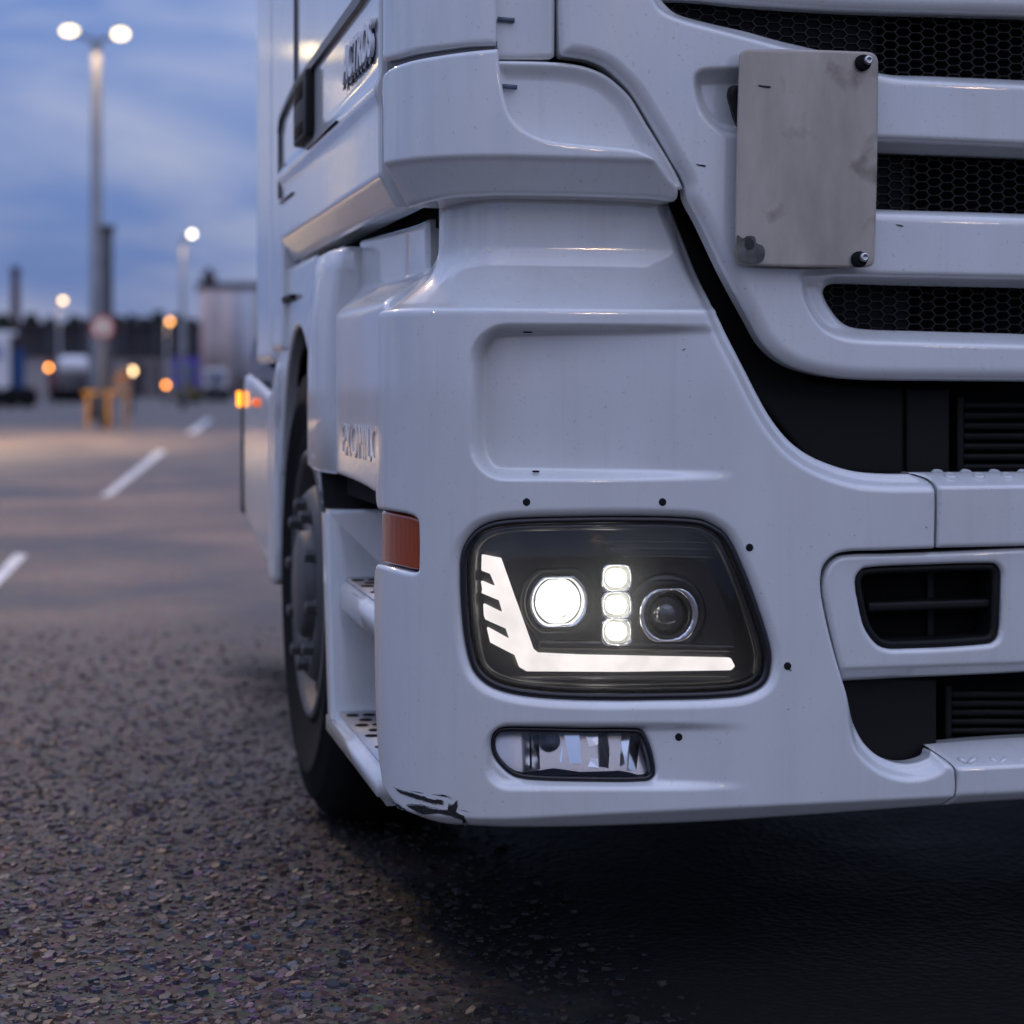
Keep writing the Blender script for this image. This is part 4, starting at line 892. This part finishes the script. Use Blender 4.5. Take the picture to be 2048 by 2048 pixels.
for k in range(10):
    a = 2 * math.pi * (k + 0.3) / 10; c = WC + Vector((0, 0.178 * math.cos(a), 0.178 * math.sin(a)))
    put('wheel_nut', lathe_mesh('wheel_nut', [(0.019, 0.022), (0.019, 0.029), (0.015, 0.030), (0.015, 0.048), (0.010, 0.051), (0.0, 0.051)], c, (-1, 0, 0), 6, False), SILVER, WH)
    a += math.pi / 10; c = WC + Vector((0, 0.236 * math.cos(a), 0.236 * math.sin(a)))
    put('hand_hole', lathe_mesh('hand_hole', [(0.022, -0.010), (0.021, -0.004), (0.0, -0.004)], c, (-1, 0, 0), 16), DARK, WH)

# ---- chassis side skirt behind the wheel
SK = [(4.97, 0.48), (5.15, 0.51), (5.5, 0.56), (5.74, 0.605), (5.78, 0.70), (5.78, 0.975), (5.60, 0.99), (5.2, 0.955), (5.05, 0.945), (4.98, 0.985), (4.93, 1.02), (4.93, 0.93), (4.96, 0.86)]
sk = panel('side_skirt', SIDE, smooth([(s2(Y), z) for Y, z in SK], 4), PAINT, TRUCK, off=lambda S, Z, D: 0.004 - 0.006 * np.exp(-((S - s2(5.05)) / 0.03) ** 2), res=0.008, thick=0.12, roll=0.014)
box('skirt_end', (XS + 0.004, 5.775, 0.60), (XS + 0.30, 5.80, 0.985), GAP, TRUCK)
put('marker_lamp', box_mesh('marker_lamp', (XS - 0.008, 5.77, 0.904), (XS + 0.004, 5.82, 0.950), 0.005), MARKER, TRUCK)
put('marker_lamp', box_mesh('marker_lamp', (XS - 0.004, 5.36, 0.908), (XS + 0.010, 5.42, 0.932), 0.006), make_amber("orange_marker", (0.8, 0.13, 0.01), 0.9), TRUCK)
def cover():
    V = [(XS + 0.02, 4.84, 0.985), (XS + 0.02, 5.05, 0.95), (XS + 0.02, 5.72, 0.97), (XS + 0.02, 5.74, 1.06), (XS + 0.03, 5.66, 1.12), (XS + 0.03, 5.50, 1.12), (XS + 0.02, 5.2, 1.04)]
    me = prism_mesh('tank_cover', V, (0.5, 0, 0)); bm = bmesh.new(); bm.from_mesh(me); bmesh.ops.recalc_face_normals(bm, faces=bm.faces[:]); bmesh.ops.bevel(bm, geom=bm.edges[:], offset=0.02, segments=3, affect='EDGES'); bm.to_mesh(me); bm.free()
    put('tank_cover', me, GREYP, TRUCK)
cover()
put('air_tank', lathe_mesh('air_tank', [(0.0, 0.0), (0.06, 0.005), (0.075, 0.03), (0.075, 0.25), (0.06, 0.28), (0, 0.285)], (XS + 0.12, 5.56, 1.16), (1, 0, 0), 32), simple("beige_tank", (0.28, 0.22, 0.16), 0.5), TRUCK)

# ---- rest of the cab and chassis, mostly out of frame
def cab_top():
    V, F = [], []; S = CAB.S; 
    ring = [(XS + 0.02, 4.9)] + [(float(CAB.at(s, 0.02)[0]), float(CAB.at(s, 0.02)[1])) for s in np.concatenate([CAB.S[1:-1]])] + [(2.90, Y0 + 0.02), (3.03, Y0 + 0.2), (3.03, 4.9)]
    n = len(ring)
    for z, lean in ((2.0, 0.0), (2.9, 0.12), (3.45, 0.55)):
        for x, y in ring: V.append((x, y + (lean if y < 3.4 else 0), z))
    for i in range(2):
        for k in range(n): F.append((i * n + k, i * n + (k + 1) % n, (i + 1) * n + (k + 1) % n, (i + 1) * n + k))
    F.append(tuple(range(2 * n, 3 * n)))
    put('upper_cab', mesh('upper_cab', V, F), PAINT, TRUCK)
    put('windscreen', mesh('windscreen', [(0.80, Y0 - 0.004, 2.05), (2.76, Y0 - 0.004, 2.05), (2.72, Y0 + 0.085, 2.78), (0.84, Y0 + 0.085, 2.78)], [(0, 1, 2, 3)]), simple("windscreen_glass", (0.01, 0.012, 0.015), 0.03, 0, 0.6), TRUCK)
cab_top()
box('chassis_frame', (1.30, 3.6, 0.55), (2.3, 9.0, 0.95), DARK, TRUCK)
box('front_axle', (0.9, 4.35, 0.38), (2.7, 4.51, 0.55), DARK, TRUCK)
box('under_tray', (0.75, 3.32, 0.30), (2.9, 4.0, 0.36), DARK, TRUCK)
for xx in (0.62, 2.60):
    for yy in (() if xx < 1 else (4.43, 8.05)):
        put('wheel', lathe_mesh('wheel', [(0.0, 0.02), (0.28, 0.02), (0.30, 0.0), (0.45, 0.02), (0.51, -0.03), (0.52, -0.12), (0.52, -0.3), (0.3, -0.33), (0, -0.3)], (xx, yy, 0.52), (-1, 0, 0), 40), RUBBER, TRUCK)
box('opposite_corner', (2.33, Y0 + 0.01, 0.27), (3.03, 3.9, 1.95), PAINT, TRUCK, 0.06)

# ================================================================== BACKGROUND
CONC = simple("galvanised", (0.22, 0.225, 0.24), 0.5, 0.3, var=0.15, bscale=3)
LAMPW = emit("lamp_warm_white", (1.0, 0.76, 0.42), 6.0)
LAMPC = emit("lamp_white", (1.0, 0.86, 0.66), 9.0)
LAMPY = emit("lamp_yellow", (1.0, 0.66, 0.34), 8.0)
LAMPO = emit("lamp_orange", (1.0, 0.42, 0.11), 9.0)
REDL = emit("tail_orange", (1.0, 0.33, 0.05), 13.0)
def mpx(d): return d / FOC
def lamp_head(name, c, L, w, h, parent, mat, yaw=0.0, shell=True):
    ux = Vector((math.cos(yaw), math.sin(yaw), 0)); uy = Vector((-ux.y, ux.x, 0)); V, F = [], []; n, m = 16, 8
    for i in range(m + 1):
        t = math.pi * i / m
        for k in range(n):
            a = 2 * math.pi * k / n; V.append(c + ux * (L / 2 * math.cos(t)) + (uy * math.cos(a) * w / 2 + Vector((0, 0, 1)) * math.sin(a) * h / 2) * math.sin(t))
    for i in range(m):
        for k in range(n): F.append((i * n + k, i * n + (k + 1) % n, (i + 1) * n + (k + 1) % n, (i + 1) * n + k))
    lum = put(name, mesh(name, V, F, True), mat, parent)
    return lum
def lamp_light(t, c, power, col):
    l = bpy.data.lights.new('lamp_light', 'SPOT'); l.energy = power; l.color = col; l.spot_size = R_(150); l.spot_blend = 0.6; l.shadow_soft_size = 0.35
    o = bpy.data.objects.new('lamp_light', l); COL.objects.link(o); o.parent = t; o.location = c - t.location - Vector((0, 0, 0.3))
def lamp_post(px, py_head, d, heads, label, mat, pole_r=0.09, group='lit street lamps over the lorry park', power=0, col=(1.0, 0.68, 0.38)):
    top = at(px, py_head, d); b = Vector((top.x, top.y, 0)); t = empty('street_lamp', b, label, 'street lamp', group)
    put('pole', tube_mesh('pole', [(b.x, b.y, 0), (b.x, b.y, 1.2), (b.x, b.y, top.z)], [pole_r * 1.3, pole_r * 1.15, pole_r * 0.75], 14), CONC, t)
    for dx, dz, L, w, h in heads:
        c = top + Vector((CA, -SA, 0)) * dx + Vector((0, 0, dz))
        put('arm', tube_mesh('arm', [(b.x, b.y, top.z - 0.05), c], 0.06, 8), CONC, t)
        lamp_head('lamp_lens', c, L, w, h, t, mat, -YAW)
        box('lamp_cover', (c.x - L * 0.3, c.y - 0.1, c.z + h * 0.46), (c.x + L * 0.3, c.y + 0.1, c.z + h * 0.62), CONC, t, 0.01)
    if power: lamp_light(t, top, power, col)
    return t
d1 = 60
lamp_post(193, 80, d1, ((-54 * mpx(d1), 18 * mpx(d1), 0.50, 0.3, 0.26), (48 * mpx(d1), 12 * mpx(d1), 0.46, 0.3, 0.30)), 'tall street lamp with two bright heads on one pole', LAMPW, 0.19, power=160)
d2 = 88
lamp_post(366, 478, d2, ((18 * mpx(d2), 10 * mpx(d2), 0.26, 0.3, 0.22),), 'single white street lamp left of the brown tower block', LAMPC, 0.12, power=60)
d3 = 140
lamp_post(118, 606, d3, ((8 * mpx(d3), 5 * mpx(d3), 0.40, 0.3, 0.3),), 'low warm street lamp above the dark warehouse roof near the chimney', LAMPY, 0.12, power=60)
d4 = 150
lamp_post(334, 643, d4, ((6 * mpx(d4), 0.0, 0.34, 0.3, 0.34),), 'orange street lamp at the right end of the dark warehouse', LAMPO, 0.12, power=60)
# more lamps of the same yard, outside the frame: they show as glints in the paint and light the ground; the one closest to the truck is an added fill
lamp_post(-400, 80, 36, ((-0.6, 0.15, 0.50, 0.3, 0.26), (0.6, 0.12, 0.46, 0.3, 0.30)), 'tall two-headed street lamp out of frame, nearest on the left', LAMPW, 0.15, power=12000, col=(1.0, 0.72, 0.46))
lamp_post(-900, 300, 30, ((0.3, 0.1, 0.45, 0.3, 0.25),), 'single street lamp out of frame, farther left than the two-headed one', LAMPW, 0.12, power=4000)
lamp_post(-690, -1400, 14.5, ((0.5, 0.1, 0.45, 0.3, 0.25),), 'unseen lamp added beside the truck to warm and brighten the ground', LAMPW, 0.12, power=2600)  # unseen fill lamp, added to warm and brighten ground and truck side
lamp_post(-520, 600, 120, ((0.3, 0.1, 0.5, 0.4, 0.4),), 'low street lamp far away, out of frame on the left', LAMPC, 0.12)
YL = emit("lamp_yard", (1.0, 0.70, 0.42), 260.0)
for x, y, h, lab, pw in ((-9, -16, 8.5, 'street lamp behind the photographer to the left', 900), (8.9, -25, 9.0, 'street lamp behind the photographer, nearer of the two to the right', 1500), (15.6, -25, 9.0, 'street lamp behind the photographer, farther of the two to the right', 1500), (-22, -3, 9.0, 'street lamp far left beside the photographer', 900)):
    t = empty('street_lamp', (x, y, 0), lab, 'street lamp', 'lit street lamps over the lorry park')
    put('pole', tube_mesh('pole', [(x, y, 0), (x, y, 1.2), (x, y, h)], [0.12, 0.1, 0.07], 12), CONC, t)
    lamp_head('lamp_lens', Vector((x, y, h)), 0.6, 0.3, 0.2, t, YL, 0.0)
    lamp_light(t, Vector((x, y, h)), pw, (1.0, 0.66, 0.42))
# column with round sign and yellow barrier
d5 = 50; bcol = at(214, 850, d5)
t = empty('concrete_column', (bcol.x, bcol.y, 0), 'thick grey square column with dark cap beside the double street lamp', 'column')
wz = at(214, 462, d5).z
put('shaft', box_mesh('shaft', (bcol.x - 0.15, bcol.y - 0.15, 0), (bcol.x + 0.15, bcol.y + 0.15, wz), 0.02), simple("column_grey", (0.075, 0.08, 0.095), 0.6, var=0.2, bscale=2), t)
put('cap', box_mesh('cap', (bcol.x - 0.20, bcol.y - 0.2, wz), (bcol.x + 0.20, bcol.y + 0.2, wz + 0.14), 0.02), simple("cap_dark", (0.05, 0.045, 0.045), 0.6), t)
d6 = 46; sp = at(205, 655, d6)
t = empty('road_sign', (sp.x, sp.y, 0), 'round white road sign with red rim on a pole at the yellow barrier', 'road sign')
put('post', tube_mesh('post', [(sp.x, sp.y + 0.05, 0), (sp.x, sp.y + 0.05, sp.z)], 0.075, 12), simple("post_grey", (0.10, 0.095, 0.10), 0.5), t)
put('rim', lathe_mesh('rim', [(0.0, -0.02), (0.285, -0.02), (0.285, 0.0), (0.25, 0.012), (0.22, 0.0)], (sp.x, sp.y, sp.z), (-SA, -CA, 0), 40), simple("sign_red", (0.25, 0.02, 0.03), 0.4), t)
put('face', lathe_mesh('face', [(0.225, 0.0), (0.0, 0.004)], (sp.x, sp.y, sp.z), (-SA, -CA, 0), 40), simple("sign_white", (0.45, 0.44, 0.46), 0.4), t)
YEL = simple("yellow_steel", (0.55, 0.25, 0.03), 0.5, var=0.2, bscale=4)
d7 = 47; c = at(214, 850, d7)
t = empty('crash_barrier', (c.x, c.y, 0), 'yellow steel crash barrier round the foot of the sign pole', 'barrier')
Rv = Vector((CA, -SA, 0))
for px in (175, 217, 252):
    p = at(px, 850, d7); zt = at(px, 790, d7).z
    put('leg', box_mesh('leg', (p.x - 0.042, p.y - 0.042, 0), (p.x + 0.042, p.y + 0.042, zt), 0.01), YEL, t)
a, b = at(165, 786, d7), at(262, 782, d7)
put('rail', tube_mesh('rail', [(a.x, a.y, a.z), (b.x, b.y, a.z)], 0.055, 8), YEL, t)
pa, pb = at(222, 772, d7 + 0.3), at(262, 738, d7 + 0.3)
t2b = put('hazard_board', mesh('hazard_board', [(pa.x, pa.y, pa.z), (pb.x, pb.y, pa.z), (pb.x, pb.y, pb.z), (pb.x * 0.4 + pa.x * 0.6, pb.y * 0.4 + pa.y * 0.6, pb.z)], [(0, 1, 2, 3)]), simple("tan_board", (0.30, 0.15, 0.07), 0.6), t)
sm_ = t2b.modifiers.new('thickness', 'SOLIDIFY'); sm_.thickness = 0.05
# far buildings
def facade_box(name, px0, px1, py0, d, depth, mat, parent, z0=0.0, py1=None):
    a, b = at(px0, py0, d), at(px1, py0, d); mid_ = (a + b) / 2; dv = Vector((mid_.x, mid_.y, 0)).normalized() * depth; zt = a.z; zb_ = z0 if py1 is None else at(px0, py1, d).z
    V = [(a.x, a.y, zb_), (b.x, b.y, zb_), (b.x + dv.x, b.y + dv.y, zb_), (a.x + dv.x, a.y + dv.y, zb_)]; V += [(x, y, zt) for x, y, _ in V]
    F = [(0, 1, 5, 4), (1, 2, 6, 5), (2, 3, 7, 6), (3, 0, 4, 7), (4, 5, 6, 7), (3, 2, 1, 0)]
    return put(name, mesh(name, V, F), mat, parent)
d8 = 190; g = ground(250, 795)
DW = simple("warehouse_cladding", (0.030, 0.026, 0.032), 0.7, var=0.4, bscale=0.25); LW = simple("pale_wall", (0.38, 0.33, 0.32), 0.7, var=0.2, bscale=0.2)
o_ = at(220, 770, d8); t = empty('warehouse', (o_.x, o_.y, 0), 'long dark flat-roofed warehouse behind the parked lorries', 'warehouse')
facade_box('upper_wall', 40, 402, 648, d8, 30, DW, t, py1=712); facade_box('lower_wall', 40, 402, 712, d8 + 0.4, 29, LW, t)
facade_box('eaves', 36, 404, 645, d8 - 0.5, 31, simple("eaves", (0.05, 0.045, 0.045), 0.7), t, py1=651)
for px in (95, 165, 240, 310, 352, 385): facade_box('wall_pier', px, px + 9, 652, d8 - 0.6, 0.6, simple("pier", (0.07, 0.065, 0.075), 0.7), t, py1=711)
for px in (150, 262, 300, 352): facade_box('loading_door', px, px + 26, 725, d8 - 0.1, 0.4, DW if px != 300 else simple("door_grey", (0.12, 0.10, 0.10), 0.6), t)
d9 = 230; BR = simple("brown_cladding", (0.56, 0.41, 0.36), 0.7, var=0.2, bscale=0.15); o_ = at(450, 770, d9)
t = empty('tower_block', (o_.x, o_.y, 0), 'brown block of tall silos with a dark roof edge beside the cab', 'building')
facade_box('wall', 398, 530, 572, d9, 25, BR, t)
facade_box('roof_edge', 392, 534, 565, d9 - 0.8, 27, simple("roof_dark", (0.04, 0.036, 0.036), 0.7), t, py1=577)
facade_box('roof_turret', 404, 432, 545, d9 + 2, 8, simple("turret", (0.07, 0.045, 0.042), 0.7), t, py1=566); facade_box('turret_top', 412, 424, 536, d9 + 3, 4, DW, t, py1=546)
for k, px in enumerate((409, 431, 453, 475, 497, 519)):
    p_ = at(px, 775, d9 - 0.3); r_ = 11.5 * mpx(d9); zt_ = at(px, 580, d9).z
    put('silo_cylinder', tube_mesh('silo_cylinder', [(p_.x, p_.y, 0), (p_.x, p_.y, zt_ * 0.5), (p_.x, p_.y, zt_)], r_, 24), simple('silo_shell_%d' % k, ((0.60, 0.45, 0.41), (0.50, 0.42, 0.40), (0.62, 0.50, 0.47), (0.42, 0.40, 0.42), (0.55, 0.56, 0.60), (0.46, 0.42, 0.38))[k], 0.6, var=0.15, bscale=0.3), t)
d10 = 260; cc = at(31, 775, d10); zt = at(31, 533, d10).z
t = empty('chimney_stack', (cc.x, cc.y, 0), 'brown factory chimney at the far left', 'chimney')
put('shaft', tube_mesh('shaft', [(cc.x, cc.y, 0), (cc.x, cc.y, zt * 0.5), (cc.x, cc.y, zt)], [0.75, 0.65, 0.55], 20), simple("chimney_brick", (0.07, 0.04, 0.045), 0.8), t)
put('rim_band', tube_mesh('rim_band', [(cc.x, cc.y, zt - 0.9), (cc.x, cc.y, zt)], 0.62, 20), DW, t)
# far tree line
TL = ['dark tree at the left edge of the skyline, left of the chimney', 'dark tree just right of the chimney', 'small dark tree left of the low warm lamp', 'dark tree just right of the low warm lamp', 'narrow dark tree left of the sign pole', 'dark tree just right of the round sign', 'narrow pointed tree right of the round sign', 'low dark tree midway along the warehouse roof', 'tallest dark tree left of the orange lamp', 'dark tree just right of the orange lamp', 'small dark tree touching the brown tower']
def tree(px, py, d, wpx, i):
    b = at(px, 775, d); top = at(px, py, d).z; w = wpx * mpx(d); t = empty('tree', (b.x, b.y, 0), TL[i], 'tree', 'trees on the skyline')
    put('trunk', tube_mesh('trunk', [(b.x, b.y, 0), (b.x, b.y, top * 0.6)], [0.3, 0.15], 8), simple("bark", (0.03, 0.025, 0.02), 0.9) if i == 0 else bpy.data.materials['bark'], t)
    V, F = [], []
    for k in range(500):
        a = random.random() * 6.28; u = random.random() ** 0.5; zz = top * (0.35 + 0.65 * random.random()); rr = w / 2 * u * math.sqrt(max(0.05, 1 - ((zz / top - 0.65) / 0.37) ** 2))
        p = Vector((b.x + rr * math.cos(a), b.y + rr * math.sin(a), zz)); n_ = Vector((random.gauss(0, 1), random.gauss(0, 1), random.gauss(0, 1))).normalized(); u1 = n_.orthogonal(); u2 = n_.cross(u1); q = len(V); s_ = random.uniform(0.25, 0.6)
        V += [p + u1 * s_, p + u2 * s_, p - u1 * s_, p - u2 * s_]; F.append((q, q + 1, q + 2, q + 3))
    put('crown', mesh('crown', V, F), simple("dark_foliage", (0.035, 0.05, 0.03), 0.8) if i == 0 else bpy.data.materials['dark_foliage'], t)
for i, (px, py, w_) in enumerate(((5, 632, 40), (62, 634, 34), (100, 640, 30), (150, 638, 40), (180, 641, 26), (235, 636, 40), (262, 634, 22), (290, 641, 30), (318, 628, 36), (352, 636, 30), (382, 644, 24))): tree(px, py, 240 + 6 * (i % 3), w_, i)

# parked lorries far away
def wheels(t, a, b, n, r, dv):
    for k in range(n):
        p = a + (b - a) * ((k + 0.5) / n); put('wheel', lathe_mesh('wheel', [(0, 0.02), (r * 0.6, 0.02), (r, 0.0), (r, -0.3), (0, -0.3)], (p.x, p.y, r), (-SA, -CA, 0), 20), RUBBER, t)
def lorry_front(px0, px1, py_top, d, cab_mat, label, lower_mat, name='parked_truck', lens=None):
    a, b = at(px0, 775, d), at(px1, 775, d); o_ = (a + b) / 2; t = empty(name, (o_.x, o_.y, 0), label, 'truck', 'lorries parked across the yard'); zt = at(px0, py_top, d).z
    fy = lambda z: HOR + (HC - z) / d * FOC
    facade_box('cab_body', px0, px1, py_top, d, 6, cab_mat, t, z0=0.9)
    facade_box('windscreen', px0 + (px1 - px0) * 0.1, px1 - (px1 - px0) * 0.1, fy(zt * 0.86), d - 0.05, 0.1, simple("far_windscreen", (0.10, 0.13, 0.18), 0.1), t, py1=fy(zt * 0.58))
    facade_box('bumper', px0, px1, fy(0.95), d - 0.1, 1.0, lower_mat, t, z0=0.35)
    facade_box('grille', px0 + (px1 - px0) * 0.2, px1 - (px1 - px0) * 0.2, fy(zt * 0.5), d - 0.06, 0.1, lower_mat, t, py1=fy(1.0))
    wheels(t, a + Vector((SA, CA, 0)) * 0.6, b + Vector((SA, CA, 0)) * 0.6, 2, 0.5, None)
    return t
PURP = simple("purple_cab", (0.10, 0.05, 0.42), 0.4); BLUE = simple("blue_cab", (0.010, 0.055, 0.17), 0.4); WCAB = simple("far_white_cab", (0.75, 0.73, 0.73), 0.4); OLIVE = simple("dull_yellow", (0.13, 0.11, 0.03), 0.6); DKB = simple("dark_bumper", (0.03, 0.03, 0.035), 0.6)
lorry_front(346, 400, 716, 120, PURP, 'purple and blue truck cab parked across the yard', OLIVE)
lorry_front(408, 455, 736, 135, WCAB, 'white truck cab parked beside the purple one', DKB)
# left lorry: white cab with blue body
d11 = 95; a = at(-60, 775, d11); t = empty('parked_truck', (a.x, a.y, 0), 'white truck with a dark blue body at the left edge', 'truck', 'lorries parked across the yard')
facade_box('cab_body', -70, 20, 670, d11, 3.0, WCAB, t, z0=0.8); facade_box('blue_panel', 24, 50, 698, d11 + 0.2, 6, BLUE, t, z0=0.9); facade_box('chassis', -70, 70, 775, d11 + 0.1, 2.5, DKB, t, z0=0.3)
facade_box('side_window', -40, 6, 690, d11 - 0.05, 0.2, simple("cab_window", (0.30, 0.36, 0.52), 0.1), t, py1=720); facade_box('roof_fairing', -70, 34, 662, d11 + 0.3, 2.4, WCAB, t, py1=670)
wheels(t, at(-30, 775, d11 - 0.1), at(70, 775, d11 - 0.1), 3, 0.5, None)
# tanker
d12 = 125; a, b = at(118, 731, d12), at(176, 731, d12); t = empty('tanker_truck', ((a.x + b.x) / 2, (a.y + b.y) / 2, 0), 'white cylindrical tanker parked left of the sign pole', 'tanker', 'lorries parked across the yard')
rt = 19 * mpx(d12); put('tank', lathe_mesh('tank', [(0, 0), (rt * 0.8, 0.05), (rt, 0.25), (rt, (b - a).length - 0.25), (rt * 0.8, (b - a).length - 0.05), (0, (b - a).length)], a, (b - a), 40), WCAB, t)
facade_box('chassis', 108, 182, 753, d12 + 0.1, 1.5, simple("chassis_grey", (0.10, 0.10, 0.11), 0.6), t, py1=772); facade_box('cab_body', 95, 114, 716, d12, 2.2, simple("dull_red_cab", (0.16, 0.05, 0.06), 0.5), t, z0=0.8)
wheels(t, at(105, 775, d12 - 0.1), at(182, 775, d12 - 0.1), 4, 0.5, None)
# small lights on the far vehicles
def far_light(px, py, d, r, mat, label):
    p = at(px, py, d); t = empty('vehicle_light', (p.x, p.y, 0), label, 'light', 'small lights across the yard')
    put('lens', lathe_mesh('lens', [(0, r * 0.7), (r * 0.7, r * 0.5), (r, 0), (r, -0.05), (0, -0.05)], p, (-SA, -CA, 0), 20), mat, t)
    put('stand', tube_mesh('stand', [(p.x, p.y + 0.08, 0), (p.x, p.y + 0.08, p.z)], 0.05, 8), DKB, t)
far_light(97, 735, 110, 0.11, REDL, 'orange light at the front of the tanker'); far_light(264, 742, 70, 0.11, LAMPY, 'bright warm light just right of the yellow barrier'); far_light(332, 770, 105, 0.10, REDL, 'orange light left of the purple truck')
